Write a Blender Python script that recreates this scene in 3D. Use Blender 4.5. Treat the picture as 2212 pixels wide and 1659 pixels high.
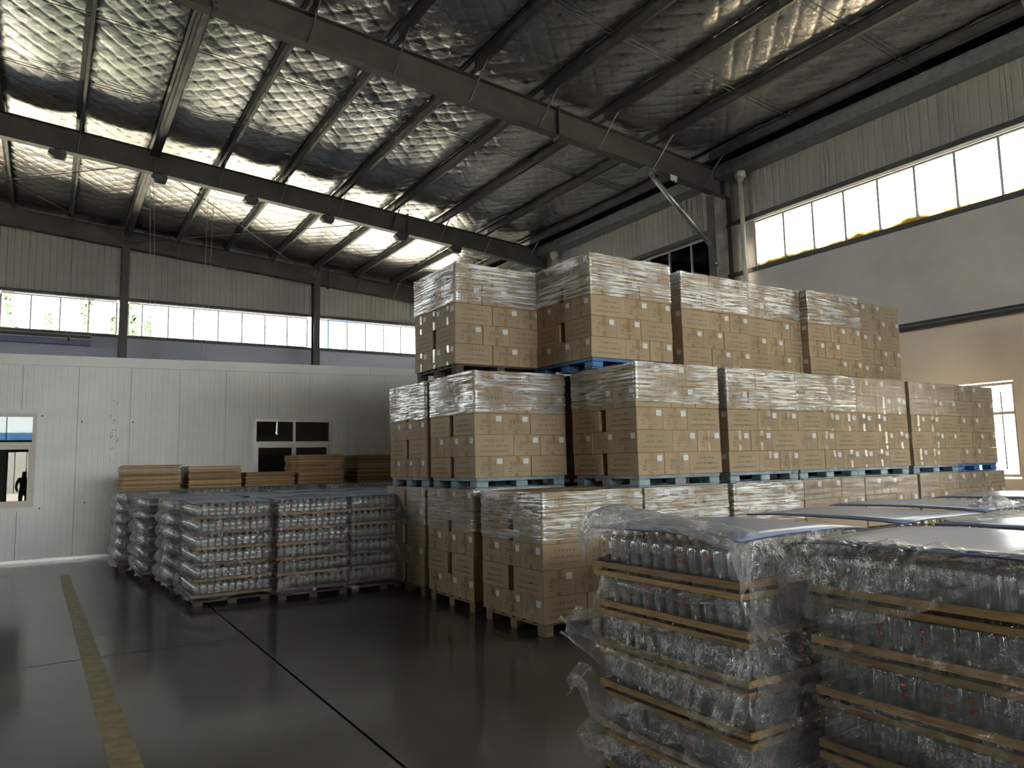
import bpy, bmesh, math, random
import numpy as np
from mathutils import Vector, Matrix

for _o in list(bpy.data.objects):
    bpy.data.objects.remove(_o, do_unlink=True)
scene = bpy.context.scene
COL = scene.collection
random.seed(7)
RNG = np.random.default_rng(7)
PI = math.pi

# ------------------------------------------------------------------ camera
cam_d = bpy.data.cameras.new('camera')
cam = bpy.data.objects.new('camera', cam_d)
COL.objects.link(cam)
cam_d.sensor_fit = 'HORIZONTAL'
cam_d.sensor_width = 36.0
cam_d.lens = 1584.7 / 2212.0 * 36.0
cam_d.clip_start = 0.05
cam_d.clip_end = 500
_yaw, _pit, _rol = 0.564844, 0.105949, -0.021243
_f = Vector((math.sin(_yaw) * math.cos(_pit), math.cos(_yaw) * math.cos(_pit), math.sin(_pit)))
_r = Vector((math.cos(_yaw), -math.sin(_yaw), 0))
_u = _r.cross(_f)
_r2 = _r * math.cos(_rol) + _u * math.sin(_rol)
_u2 = -_r * math.sin(_rol) + _u * math.cos(_rol)
cam.matrix_world = Matrix(((_r2.x, _u2.x, -_f.x, 0), (_r2.y, _u2.y, -_f.y, 0), (_r2.z, _u2.z, -_f.z, 1.6), (0, 0, 0, 1)))
scene.camera = cam

# ------------------------------------------------------------------ world and daylight
SKY = 17.0
world = bpy.data.worlds.new('world')
scene.world = world
world.use_nodes = True
_wn = world.node_tree
_bg = _wn.nodes['Background']
_bg.inputs[0].default_value = (0.96, 0.98, 1.0, 1)
_bg.inputs[1].default_value = SKY

scene.view_settings.view_transform = 'Standard'
scene.view_settings.look = 'None'
scene.view_settings.gamma = 1.0
scene.view_settings.exposure = 0.40
scene.view_settings.use_curve_mapping = False
cy = scene.cycles
cy.max_bounces = 7
cy.diffuse_bounces = 3
cy.glossy_bounces = 3
cy.transmission_bounces = 4
cy.transparent_max_bounces = 20
cy.caustics_reflective = False
cy.caustics_refractive = False
cy.sample_clamp_indirect = 6.0
cy.use_denoising = True
cy.use_adaptive_sampling = True
cy.adaptive_threshold = .14
cy.use_light_tree = False
try:
    cy.denoiser = 'OPENIMAGEDENOISE'
except Exception:
    pass

sun_d = bpy.data.lights.new('sun', 'SUN')
sun_d.energy = 100.0
sun_d.angle = math.radians(1.0)
sun_d.color = (1.0, .90, .74)
sun = bpy.data.objects.new('sun', sun_d)
COL.objects.link(sun)
sun.rotation_euler = Vector((.10, 1.0, -2.2)).to_track_quat('-Z', 'Y').to_euler()

def portal(loc, rot, sx, sy):
    """daylight portal in a window opening: guides the sky's own light, gives off none"""
    l = bpy.data.lights.new('window_portal', 'AREA')
    l.shape = 'RECTANGLE'
    l.size, l.size_y = sx, sy
    l.cycles.is_portal = True
    o = bpy.data.objects.new('window_portal', l)
    COL.objects.link(o)
    o.location = loc
    o.rotation_euler = rot
XR, XL, YB, YF = 14.0, -22.0, 27.2, -18.6      # inner faces of the four walls
WZ0, WZ1 = 6.05, 7.2                            # clerestory strip
portal((XR + .12, 4.3, 6.62), (0, PI / 2, 0), 1.15, 45)
portal((-4, YB + .12, 6.62), (-PI / 2, 0, 0), 36, 1.15)
portal((XL - .12, 22, 5.9), (0, -PI / 2, 0), 2.7, 10)
portal((8, YF - .12, 5.0), (PI / 2, 0, 0), 11.5, 4.4)
portal((-1, YF - .12, 4.8), (PI / 2, 0, 0), 6, 2.8)
portal((.08, YF - .12, 1.4), (PI / 2, 0, 0), 3.8, 2.7)
portal((XR + .12, -3, 2.0), (0, PI / 2, 0), 1.75, 26)

# ------------------------------------------------------------------ material helpers
def new_mat(name):
    m = bpy.data.materials.new(name)
    m.use_nodes = True
    nt = m.node_tree
    b = nt.nodes['Principled BSDF']
    return m, nt, b
def nd(nt, typ, **kw):
    n = nt.nodes.new(typ)
    for k, v in kw.items():
        if k == 'inp':
            for a, b in v.items():
                n.inputs[a].default_value = b
        else:
            setattr(n, k, v)
    return n
def lk(nt, a, ao, b, bi):
    nt.links.new(a.outputs[ao], b.inputs[bi])
def ramp(nt, stops):
    r = nt.nodes.new('ShaderNodeValToRGB')
    e = r.color_ramp.elements
    while len(e) < len(stops):
        e.new(0.5)
    for i, (p, c) in enumerate(stops):
        e[i].position = p
        e[i].color = c if len(c) == 4 else (*c, 1)
    return r
def simple(name, col, rough=.6, metal=0., var=.12, scale=6., bump=0., bscale=40., stretch=(1, 1, 1), coord='Object', rnd=0., spec=.5, detail=4):
    """base colour varied by noise (and per object), with fine relief"""
    m, nt, b = new_mat(name)
    tc = nd(nt, 'ShaderNodeTexCoord')
    mp = nd(nt, 'ShaderNodeMapping')
    mp.inputs['Scale'].default_value = stretch
    lk(nt, tc, coord, mp, 0)
    n = nd(nt, 'ShaderNodeTexNoise', inp={'Scale': scale, 'Detail': detail, 'Roughness': .6})
    lk(nt, mp, 0, n, 'Vector')
    lo = [c * (1 - var) for c in col]
    hi = [min(1, c * (1 + var)) for c in col]
    r = ramp(nt, [(.3, lo), (.7, hi)])
    lk(nt, n, 'Fac', r, 0)
    out = (r, 0)
    if rnd:
        oi = nd(nt, 'ShaderNodeObjectInfo')
        mr = nd(nt, 'ShaderNodeMapRange', inp={'To Min': 1 - rnd, 'To Max': 1 + rnd})
        lk(nt, oi, 'Random', mr, 0)
        mx = nd(nt, 'ShaderNodeVectorMath', operation='SCALE')
        lk(nt, r, 0, mx, 0)
        lk(nt, mr, 0, mx, 'Scale')
        out = (mx, 0)
    lk(nt, out[0], out[1], b, 'Base Color')
    b.inputs['Roughness'].default_value = rough
    b.inputs['Metallic'].default_value = metal
    b.inputs['Specular IOR Level'].default_value = spec
    if bump:
        n2 = nd(nt, 'ShaderNodeTexNoise', inp={'Scale': bscale, 'Detail': 3})
        lk(nt, mp, 0, n2, 'Vector')
        bp = nd(nt, 'ShaderNodeBump', inp={'Strength': bump, 'Distance': .01})
        lk(nt, n2, 'Fac', bp, 'Height')
        lk(nt, bp, 0, b, 'Normal')
    return m

# ------------------------------------------------------------------ mesh helpers
class MB:
    def __init__(s):
        s.v, s.f, s.mi, s.sm, s.uv = [], [], [], [], None
    def add(s, vs, fs, mi=0, sm=False):
        b = len(s.v)
        s.v += [tuple(p) for p in vs]
        for f in fs:
            s.f.append(tuple(b + i for i in f)); s.mi.append(mi); s.sm.append(sm)
        return s
    def box(s, x0, x1, y0, y1, z0, z1, mi=0):
        return s.add([(x0, y0, z0), (x1, y0, z0), (x1, y1, z0), (x0, y1, z0), (x0, y0, z1), (x1, y0, z1), (x1, y1, z1), (x0, y1, z1)],
                     [(0, 3, 2, 1), (4, 5, 6, 7), (0, 1, 5, 4), (1, 2, 6, 5), (2, 3, 7, 6), (3, 0, 4, 7)], mi)
    def bar(s, a, b, w, h, up=(0, 0, 1), mi=0):
        """box along a-b, w sideways, h along up"""
        a, b, up = Vector(a), Vector(b), Vector(up)
        d = (b - a).normalized()
        sd = d.cross(up).normalized() * (w / 2)
        u = sd.cross(d).normalized() * (h / 2)
        vs = [p + i * sd + j * u for p in (a, b) for i, j in ((-1, -1), (1, -1), (1, 1), (-1, 1))]
        return s.add(vs, [(0, 3, 2, 1), (4, 5, 6, 7), (0, 1, 5, 4), (1, 2, 6, 5), (2, 3, 7, 6), (3, 0, 4, 7)][::1], mi)
    def tube(s, pts, r, n=8, mi=0, sm=True, caps=True):
        pts = [Vector(p) for p in pts]
        rr = r if isinstance(r, (list, tuple)) else [r] * len(pts)
        b = len(s.v)
        for i, p in enumerate(pts):
            d = (pts[min(i + 1, len(pts) - 1)] - pts[max(i - 1, 0)]).normalized()
            ax = Vector((0, 0, 1)) if abs(d.z) < .9 else Vector((1, 0, 0))
            a = d.cross(ax).normalized(); c = d.cross(a)
            for k in range(n):
                t = 2 * PI * k / n
                s.v.append(tuple(p + (a * math.cos(t) + c * math.sin(t)) * rr[i]))
        for i in range(len(pts) - 1):
            for k in range(n):
                k2 = (k + 1) % n
                s.f.append((b + i * n + k, b + i * n + k2, b + (i + 1) * n + k2, b + (i + 1) * n + k)); s.mi.append(mi); s.sm.append(sm)
        if caps:
            s.f.append(tuple(b + k for k in range(n))[::-1]); s.mi.append(mi); s.sm.append(False)
            e = b + (len(pts) - 1) * n
            s.f.append(tuple(e + k for k in range(n))); s.mi.append(mi); s.sm.append(False)
        return s
    def grid(s, P, mi=0, sm=True, uv=None):
        """P: array (nu, nv, 3)"""
        nu, nv = P.shape[:2]
        b = len(s.v)
        s.v += [tuple(p) for p in P.reshape(-1, 3).tolist()]
        for i in range(nu - 1):
            for j in range(nv - 1):
                a = b + i * nv + j
                s.f.append((a, a + nv, a + nv + 1, a + 1)); s.mi.append(mi); s.sm.append(sm)
        if uv is not None:
            s.uv = uv.reshape(-1, 2)
        return s
    def mesh(s, name, mats):
        me = bpy.data.meshes.new(name)
        me.from_pydata(s.v, [], s.f)
        for m in (mats if isinstance(mats, (list, tuple)) else [mats]):
            me.materials.append(m)
        if any(s.mi):
            me.polygons.foreach_set('material_index', s.mi)
        if any(s.sm):
            me.polygons.foreach_set('use_smooth', s.sm)
        if s.uv is not None:
            ul = me.uv_layers.new(name='UVMap')
            li = np.empty(len(me.loops), dtype=np.int32)
            me.loops.foreach_get('vertex_index', li)
            ul.data.foreach_set('uv', np.asarray(s.uv, dtype=np.float32)[li].ravel())
        me.update()
        return me
    def build(s, name, mats, parent=None, loc=(0, 0, 0), rz=0):
        return link(name, s.mesh(name, mats), parent, loc, rz)

def link(name, me, parent=None, loc=(0, 0, 0), rz=0):
    o = bpy.data.objects.new(name, me)
    COL.objects.link(o)
    o.location = loc
    if rz:
        o.rotation_euler = (0, 0, rz)
    if parent is not None:
        o.parent = parent
    return o
def tag(o, label=None, cat=None, group=None, kind=None):
    if label: o['label'] = label
    if cat: o['category'] = cat
    if group: o['group'] = group
    if kind: o['kind'] = kind
    return o
def empty(name, loc=(0, 0, 0), rz=0):
    o = bpy.data.objects.new(name, None)
    COL.objects.link(o)
    o.location = loc
    o.rotation_euler = (0, 0, rz)
    o.empty_display_size = .1
    return o
def bevel_box(sx, sy, sz, r, mat, name, seg=1, z0=0):
    bm = bmesh.new()
    bmesh.ops.create_cube(bm, size=1)
    for v in bm.verts:
        v.co = Vector((v.co.x * sx, v.co.y * sy, (v.co.z + .5) * sz + z0))
    bmesh.ops.bevel(bm, geom=bm.edges[:], offset=r, segments=seg, affect='EDGES', profile=.5)
    me = bpy.data.meshes.new(name)
    bm.to_mesh(me); bm.free()
    me.materials.append(mat)
    return me
ORD = ['first', 'second', 'third', 'fourth', 'fifth', 'sixth', 'seventh', 'eighth', 'ninth', 'tenth', 'eleventh', 'twelfth', 'thirteenth',
       'fourteenth', 'fifteenth', 'sixteenth', 'seventeenth', 'eighteenth', 'nineteenth', 'twentieth', 'twenty-first', 'twenty-second',
       'twenty-third', 'twenty-fourth', 'twenty-fifth', 'twenty-sixth', 'twenty-seventh', 'twenty-eighth', 'twenty-ninth', 'thirtieth', 'thirty-first', 'thirty-second']

def vnoise(x, y, z=0., seed=0):
    """smooth value noise, arrays in, about -1..1"""
    x = np.asarray(x, float) + seed * 17.31; y = np.asarray(y, float) + seed * 9.17; z = np.asarray(z, float) + seed * 3.7 + 0 * x
    xi, yi, zi = np.floor(x).astype(np.int64), np.floor(y).astype(np.int64), np.floor(z).astype(np.int64)
    fx, fy, fz = x - xi, y - yi, z - zi
    fx, fy, fz = [t * t * (3 - 2 * t) for t in (fx, fy, fz)]
    def h(a, b, c):
        n = (a * 374761393 + b * 668265263 + c * 2147483647 + 1013904223) & 0xffffffff
        n = ((n ^ (n >> 13)) * 1274126177) & 0xffffffff
        n = n ^ (n >> 16)
        return (n & 0xffff) / 32767.5 - 1
    r = 0
    for dx in (0, 1):
        for dy in (0, 1):
            for dz in (0, 1):
                r = r + h(xi + dx, yi + dy, zi + dz) * (fx if dx else 1 - fx) * (fy if dy else 1 - fy) * (fz if dz else 1 - fz)
    return r
def catmull(P, n):
    """resample control points along axis 0 to n rows"""
    P = np.asarray(P, float)
    m = len(P)
    t = np.linspace(0, m - 1, n)
    i = np.clip(np.floor(t).astype(int), 0, m - 2)
    f = (t - i).reshape((-1,) + (1,) * (P.ndim - 1))
    p0, p1, p2, p3 = P[np.maximum(i - 1, 0)], P[i], P[i + 1], P[np.minimum(i + 2, m - 1)]
    return .5 * (2 * p1 + (p2 - p0) * f + (2 * p0 - 5 * p1 + 4 * p2 - p3) * f ** 2 + (3 * p1 - p0 - 3 * p2 + p3) * f ** 3)
# ================================================================== MATERIALS
M = {}
M['steel'] = simple('painted_steel', (.078, .076, .074), rough=.5, var=.25, scale=1.5, bump=.1, bscale=20, spec=.4)
M['purlin'] = simple('purlin_steel', (.10, .10, .10), rough=.45, metal=.3, var=.25, scale=3)
M['galv'] = simple('galvanised_steel', (.33, .35, .36), rough=.4, metal=.7, var=.2, scale=8)
M['plaster'] = simple('wall_plaster', (.68, .645, .60), rough=.9, var=.10, scale=.9, bump=.15, bscale=6)
M['lavender'] = simple('lavender_paint', (.50, .52, .62), rough=.85, var=.06, scale=.8)
M['clad'] = simple('grey_cladding', (.42, .42, .40), rough=.55, var=.06, scale=1.2)
M['white_panel'] = simple('white_sandwich_panel', (.90, .90, .86), rough=.45, var=.05, scale=1.6, bump=.05, bscale=3)
M['cream'] = simple('cream_window_frame', (.66, .60, .50), rough=.4, var=.08)
M['alu'] = simple('aluminium_frame', (.55, .54, .52), rough=.4, metal=.5, var=.1)
M['pvc'] = simple('cream_pvc_pipe', (.72, .68, .60), rough=.4, var=.06)
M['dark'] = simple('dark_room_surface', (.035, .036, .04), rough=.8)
M['ground'] = simple('outdoor_concrete', (.60, .53, .43), rough=.95, var=.1, scale=.3)
M['outwall'] = simple('pale_outdoor_cladding', (.72, .72, .70), rough=.8, var=.05)
M['blueoff'] = simple('blue_paint', (.06, .22, .55), rough=.5)
M['tree'] = simple('tree_leaves', (.30, .40, .24), rough=.8, var=.5, scale=2)
M['bark'] = simple('tree_bark', (.12, .09, .06), rough=.9)
M['yellow'] = simple('worn_yellow_paint', (.30, .235, .115), rough=.45, var=.35, scale=9)
M['cord'] = simple('pale_cord', (.5, .48, .43), rough=.8)
M['black'] = simple('black_casing', (.02, .02, .022), rough=.5)
M['trunk'] = simple('blue_grey_casing', (.16, .19, .30), rough=.5)

def floor_mat():
    m, nt, b = new_mat('polished_concrete')
    tc = nd(nt, 'ShaderNodeTexCoord')
    n = nd(nt, 'ShaderNodeTexNoise', inp={'Scale': .55, 'Detail': 8, 'Roughness': .62})
    lk(nt, tc, 'Object', n, 'Vector')
    r = ramp(nt, [(.28, (.066, .063, .057)), (.72, (.112, .107, .098))])
    lk(nt, n, 'Fac', r, 0)
    lk(nt, r, 0, b, 'Base Color')
    b.inputs['Roughness'].default_value = .30
    b.inputs['Specular IOR Level'].default_value = .15
    b.inputs['Coat Weight'].default_value = .6
    b.inputs['Coat IOR'].default_value = 1.5
    b.inputs['Coat Roughness'].default_value = .10
    return m
M['floor'] = floor_mat()

def foil_mat():
    m, nt, b = new_mat('quilted_foil')
    b.inputs['Base Color'].default_value = (.60, .60, .585, 1)
    b.inputs['Metallic'].default_value = 1
    b.inputs['Roughness'].default_value = .26
    tc = nd(nt, 'ShaderNodeTexCoord')
    mp = nd(nt, 'ShaderNodeMapping'); mp.inputs['Scale'].default_value = (1.2, 5.5, 1); mp.inputs['Rotation'].default_value = (0, 0, .25)
    lk(nt, tc, 'Object', mp, 0)
    n = nd(nt, 'ShaderNodeTexNoise', inp={'Scale': 2.2, 'Detail': 4, 'Roughness': .55, 'Distortion': .6})
    lk(nt, mp, 0, n, 'Vector')
    n2 = nd(nt, 'ShaderNodeTexNoise', inp={'Scale': 16, 'Detail': 4, 'Roughness': .65, 'Distortion': 1.2})
    lk(nt, tc, 'Object', n2, 'Vector')
    b1 = nd(nt, 'ShaderNodeBump', inp={'Strength': .07, 'Distance': .03})
    lk(nt, n, 'Fac', b1, 'Height')
    b2 = nd(nt, 'ShaderNodeBump', inp={'Strength': .35, 'Distance': .012})
    lk(nt, n2, 'Fac', b2, 'Height'); lk(nt, b1, 0, b2, 'Normal')
    lk(nt, b2, 0, b, 'Normal')
    return m
M['foil'] = foil_mat()

def pane_mat(name, tint, gloss=.06, stain=False):
    """thin window glass: lets the daylight through, reflects a little, dusty stain along the lower edge if asked"""
    m, nt, b = new_mat(name)
    nt.nodes.remove(b)
    out = nt.nodes['Material Output']
    tr = nd(nt, 'ShaderNodeBsdfTransparent'); tr.inputs[0].default_value = (*tint, 1)
    gl = nd(nt, 'ShaderNodeBsdfGlossy'); gl.inputs['Roughness'].default_value = .01
    lw = nd(nt, 'ShaderNodeFresnel', inp={'IOR': 1.5})
    mx = nd(nt, 'ShaderNodeMixShader')
    lk(nt, lw, 0, mx, 0); lk(nt, tr, 0, mx, 1); lk(nt, gl, 0, mx, 2)
    if stain:
        tc = nd(nt, 'ShaderNodeTexCoord'); sp = nd(nt, 'ShaderNodeSeparateXYZ')
        lk(nt, tc, 'Object', sp, 0)
        n = nd(nt, 'ShaderNodeTexNoise', inp={'Scale': 1.6, 'Detail': 3}); lk(nt, tc, 'Object', n, 'Vector')
        ma = nd(nt, 'ShaderNodeMath', operation='MULTIPLY_ADD', inp={1: .34, 2: -.17}); lk(nt, n, 'Fac', ma, 0)
        ad = nd(nt, 'ShaderNodeMath', operation='SUBTRACT'); lk(nt, sp, 'Z', ad, 0); lk(nt, ma, 0, ad, 1)
        r = ramp(nt, [(.0, (.11, .08, .02)), (.05, (.30, .27, .18)), (.12, tint)])
        lk(nt, ad, 0, r, 0)
        lk(nt, r, 0, tr, 0)
    lk(nt, mx, 0, out, 0)
    return m
M['pane'] = pane_mat('window_glass', (.9, .92, .9))
M['pane_dusty'] = pane_mat('dusty_window_glass', (.84, .82, .75), stain=True)
M['pane_green'] = pane_mat('green_window_glass', (.62, .74, .72))

# ================================================================== STRUCTURE
SL = .079
def zr(x):       # top of rafters
    return 8.60 + SL * (14 - x) if x > -4 else 8.60 + SL * 18 - SL * (-4 - x)
def zb(x):       # bottom of rafters
    return zr(x) - .60
FOIL_UP = .20

fl = MB()
JX, JY = 1.67, 7.455
g = .009
xs = [XL - .3, JX - 6.5 * 3 - g, JX - 6.5 * 3 + g, JX - 6.5 * 2 - g, JX - 6.5 * 2 + g, JX - 6.5 - g, JX - 6.5 + g, JX - g, JX + g, JX + 6.5 - g, JX + 6.5 + g, XR + .3]
ys = [YF - .3, JY - 19.5 - g, JY - 19.5 + g, JY - 13 - g, JY - 13 + g, JY - 6.5 - g, JY - 6.5 + g, JY - g, JY + g, JY + 6.5 - g, JY + 6.5 + g, JY + 13 - g, JY + 13 + g, YB + .3]
for i in range(0, len(xs) - 1, 2):
    for j in range(0, len(ys) - 1, 2):
        fl.add([(xs[i], ys[j], 0), (xs[i + 1], ys[j], 0), (xs[i + 1], ys[j + 1], 0), (xs[i], ys[j + 1], 0)], [(0, 1, 2, 3)])
fl.box(XL - .3, XR + .3, YF - .3, YB + .3, -.06, -.012, 1)
tag(fl.build('floor', [M['floor'], M['black']]), kind='structure')
yl = MB().add([(.24, 12.9, .0015), (.36, 4.0, .0015), (.52, 4.0, .0015), (.37, 12.9, .0015), (.24, 13.6, .0015), (.36, 13.6, .0015)], [(0, 1, 2, 3), (4, 0, 3, 5)])
tag(yl.build('trim_1', M['yellow']), 'worn yellow painted line running along the floor', kind='structure')

# outside
og = MB().add([(-150, -150, -.07), (150, -150, -.07), (150, 150, -.07), (-150, 150, -.07)], [(0, 1, 2, 3)])
tag(og.build('ground', M['ground']), kind='structure')

# ---- ribbed sheet helper: vertical grooves, local u along the wall
def ribs(mb, u0, u1, z0, z1a, z1b, f, pitch=.15, depth=.012, w=.02, th=.04, mi=0):
    """f(u, out, z) -> xyz ; out>0 is towards the room; top may slope from z1a at u0 to z1b at u1"""
    prof = [(u0, 0)]
    u = u0 + pitch / 2
    while u + w < u1 - .005:
        prof += [(u - w, 0), (u - w * .4, -depth), (u + w * .4, -depth), (u + w, 0)]
        u += pitch
    prof.append((u1, 0))
    top = lambda a: z1a + (z1b - z1a) * (a - u0) / max(1e-6, u1 - u0)
    vs, fs = [], []
    for a, o in prof:
        vs += [f(a, o, z0), f(a, o, top(a))]
    for k in range(len(prof) - 1):
        fs.append((2 * k, 2 * k + 2, 2 * k + 3, 2 * k + 1))
    b = len(vs)
    vs += [f(u0, -th, z0), f(u0, -th, top(u0)), f(u1, -th, z0), f(u1, -th, top(u1))]
    e = 2 * (len(prof) - 1)
    fs += [(b, 0, 1, b + 1), (e, b + 2, b + 3, e + 1), (b + 2, b, b + 1, b + 3), (1, e + 1, b + 3, b + 1), (0, b, b + 2, e)]
    mb.add(vs, fs, mi)
    return mb

# ---- right wall
wr = MB()
LOWWIN = [(6.0, 7.45), (2.0, 4.0), (-2.0, .6), (-6.6, -4.2), (-11, -8.6), (-15.5, -13)]
LZ0, LZ1 = 1.13, 2.83
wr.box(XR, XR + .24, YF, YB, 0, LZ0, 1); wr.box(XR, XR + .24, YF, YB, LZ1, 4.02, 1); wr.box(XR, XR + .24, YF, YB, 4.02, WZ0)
ed = sorted([YF, YB] + [a for w in LOWWIN for a in w])
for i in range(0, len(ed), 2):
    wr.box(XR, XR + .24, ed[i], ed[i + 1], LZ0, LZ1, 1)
for a_, b_ in ((11.25, 12.5), (18.9, 20.2), (3.9, 4.7)):
    wr.box(XR + .04, XR + .20, a_, b_, WZ0, WZ1)
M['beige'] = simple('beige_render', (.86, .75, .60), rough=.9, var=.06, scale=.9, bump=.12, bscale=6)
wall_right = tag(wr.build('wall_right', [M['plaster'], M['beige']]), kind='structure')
MB().box(XR - .07, XR + .2, YF, YB, WZ0 - .09, WZ0).build('window_ledge', M['steel'], wall_right)
MB().box(XR - .05, XR + .03, YF, YB, WZ1 + .02, WZ1 + .13).build('window_lintel', M['steel'], wall_right)
def wall_panels(parent, a, b, f, top, step=.9, z0=WZ1 + .03, mat='clad', pitch=.18):
    u = a
    n = 0
    while u < b - .05:
        v = min(b, u + step)
        m = ribs(MB(), u + .004, v - .004, z0, top(u), top(v), f, pitch=pitch)
        m.build('panel', M[mat], parent)
        u = v
MB().box(XR + .10, XR + .16, YF, YB, WZ1 + .02, 8.95).build('backing_sheet', M['clad'], wall_right)
fR = lambda u, o, z: (XR + .05 - o, u, z)
wall_panels(wall_right, YF, YB, fR, lambda u: 8.80)
# horizontal conduit and gutter
tag(MB().tube([(XR - .09, YF + .1, 4.02), (XR - .09, 15, 4.02)], .075, 12).build('wall_pipe', M['steel']), 'long dark horizontal pipe fixed along the plastered wall', 'pipe')
gm = MB()
gm.box(XR - .42, XR - .40, YF, YB, 8.42, 8.66).box(XR - .42, XR + .04, YF, YB, 8.40, 8.42).box(XR - .46, XR - .40, YF, YB, 8.65, 8.67)
tag(gm.build('eave_gutter', M['galv']), 'grey metal box gutter running under the eave', 'gutter')

# ---- clerestory glazing: frame with mullions, each pane a piece of its own
def glazing(name, a, b, f, step, pane, z0=WZ0, z1=WZ1, rail=.045, frame='alu', transom=None, phase=0.):
    r = MB()
    def bx(m, u0, u1, o0, o1, za, zc):
        ps = [f(u, o, z) for z in (za, zc) for u, o in ((u0, o0), (u1, o0), (u1, o1), (u0, o1))]
        m.add(ps, [(0, 3, 2, 1), (4, 5, 6, 7), (0, 1, 5, 4), (1, 2, 6, 5), (2, 3, 7, 6), (3, 0, 4, 7)])
    bx(r, a, b, -.03, .03, z0, z0 + rail); bx(r, a, b, -.03, .03, z1 - rail, z1)
    root = tag(r.build(name, M[frame]), kind='structure')
    us = [a]
    u = a + (phase if phase else step)
    while u < b - step * .3:
        us.append(u); u += step
    us.append(b)
    for i, u in enumerate(us):
        w = rail / 2 * (1 if 0 < i < len(us) - 1 else 1.3)
        m = MB(); bx(m, u - w, u + w, -.028, .032, z0 + rail, z1 - rail)
        m.build('mullion', M[frame], root)
    zs = [z0 + rail] + ([transom] if transom else []) + [z1 - rail]
    if transom:
        m = MB(); bx(m, a, b, -.029, .034, transom - rail / 2, transom + rail / 2); m.build('transom', M[frame], root)
    for i in range(len(us) - 1):
        for k in range(len(zs) - 1):
            m = MB()
            bx(m, us[i], us[i + 1], -.003, .003, 0, zs[k + 1] - zs[k])
            p = m.build('pane', M[pane], root)
            p.location = (0, 0, zs[k])
    return root
FR = lambda u, o, z: (XR + .10 - o, u, z)
FBk = lambda u, o, z: (u, YB + .10 - o, z)
FLf = lambda u, o, z: (XL - .10 + o, u, z)
FFr = lambda u, o, z: (u, YF - .10 + o, z)
glazing('window_1', 4.7, 11.25, FR, .755, 'pane_dusty', phase=.45)
glazing('window_2', 12.5, 18.9, FR, .80, 'pane_green')
glazing('window_3', 20.2, YB, FR, .80, 'pane_dusty')
glazing('window_4', YF, 3.9, FR, 1.5, 'pane_dusty')
glazing('window_5', -1.40, 1.78, FBk, .79, 'pane')
glazing('window_6', 2.12, 8.15, FBk, .81, 'pane', phase=.42)
glazing('window_7', 8.58, 14, FBk, .755, 'pane', phase=.38)
glazing('window_8', XL, -1.75, FBk, 1.6, 'pane')
glazing('window_17', 17, YB, FLf, 1.7, 'pane', z0=4.5)  # unseen left strip, added and enlarged as a source of fill light
glazing('window_10', -4, 2.0, FFr, 2.0, 'pane', z0=3.4, z1=6.2)
glazing('window_9', 2.3, 13.7, FFr, 1.9, 'pane', z0=2.8, z1=7.2, transom=5)  # unseen front glazing, added large to throw light forward from behind the camera
for k, (a, b) in enumerate(LOWWIN):
    glazing('window_%d' % (11 + k), a + .03, b - .03, lambda u, o, z: (XR + .12 - o, u, z), 1.42 if k == 0 else 1.2, 'pane', LZ0 + .03, LZ1 - .02, rail=.05, frame='cream', transom=2.27)
# corrugated sheets screening the strip outside one bay
cs = MB(); ribs(cs, 11.9, 19.4, -.07, 7.6, 7.6, lambda u, o, z: (XR + .75 - o, u, z), pitch=.3, depth=.03, w=.05)
tag(cs.build('outdoor_sheeting', M['steel']), 'dark ribbed metal sheeting seen close outside the high windows', 'sheeting')

# ---- back wall
bw = MB().box(XL, -20, YB, YB + .24, 0, WZ0).box(-20, XR + .2, YB, YB + .24, 0, WZ0)
wall_back = tag(bw.build('wall_back', M['lavender']), kind='structure')
MB().box(XL, XR, YB - .07, YB + .2, WZ0 - .08, WZ0).build('window_ledge', M['steel'], wall_back)
MB().box(XL, XR, YB - .05, YB + .03, WZ1 + .02, WZ1 + .12).build('window_lintel', M['steel'], wall_back)
wall_panels(wall_back, -3.1, XR, lambda u, o, z: (u, YB + .05 - o, z), lambda u: zr(u) + FOIL_UP + .03, step=.95, pitch=.19)
_bk = MB()
_bk.add([(x, y, z) for y in (YB + .10, YB + .16) for x, z in ((XL, WZ1 + .02), (XR, WZ1 + .02), (XR, zr(XR) + FOIL_UP + .05), (-4, zr(-4) + FOIL_UP + .05), (XL, zr(XL) + FOIL_UP + .05))], [(0, 1, 2, 3, 4), (9, 8, 7, 6, 5)])
_bk.build('backing_sheet', M['clad'], wall_back)
ribs(MB(), XL, -3.1, WZ1 + .03, zr(XL) + FOIL_UP, zr(-4) + FOIL_UP, lambda u, o, z: (u, YB + .05 - o, z), pitch=.4).build('panel', M['clad'], wall_back)
# ---- left and front walls (behind the camera, they only hold the room's light)
lw_ = MB().box(XL - .24, XL, YF, YB, 0, 4.5).box(XL - .24, XL, YF, 17, 4.5, 8.9).box(XL - .24, XL, 17, YB, 7.2, 8.9)
tag(lw_.build('wall_left', M['plaster']), kind='structure')
DX0, DX1, DZ = -1.85, 2.0, 2.75
fw = MB().box(XL, -4, YF - .24, YF, 0, WZ1).box(-4, DX0, YF - .24, YF, 0, 3.4).box(DX0, DX1, YF - .24, YF, DZ, 3.4).box(-4, DX1, YF - .24, YF, 6.2, WZ1).box(DX1, XR, YF - .24, YF, 0, 2.8).box(DX1, 2.3, YF - .24, YF, 2.8, WZ1).box(13.7, XR, YF - .24, YF, 2.8, WZ1)
fw.box(XL, XR, YF - .24, YF, WZ1, 10.3)
tag(fw.build('wall_front', M['plaster']), kind='structure')
df = MB().box(DX0 - .12, DX0, YF - .05, YF + .05, 0, DZ).box(DX1, DX1 + .12, YF - .05, YF + .05, 0, DZ).box(DX0 - .12, DX1 + .12, YF - .05, YF + .05, 2.75, 2.9)
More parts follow.
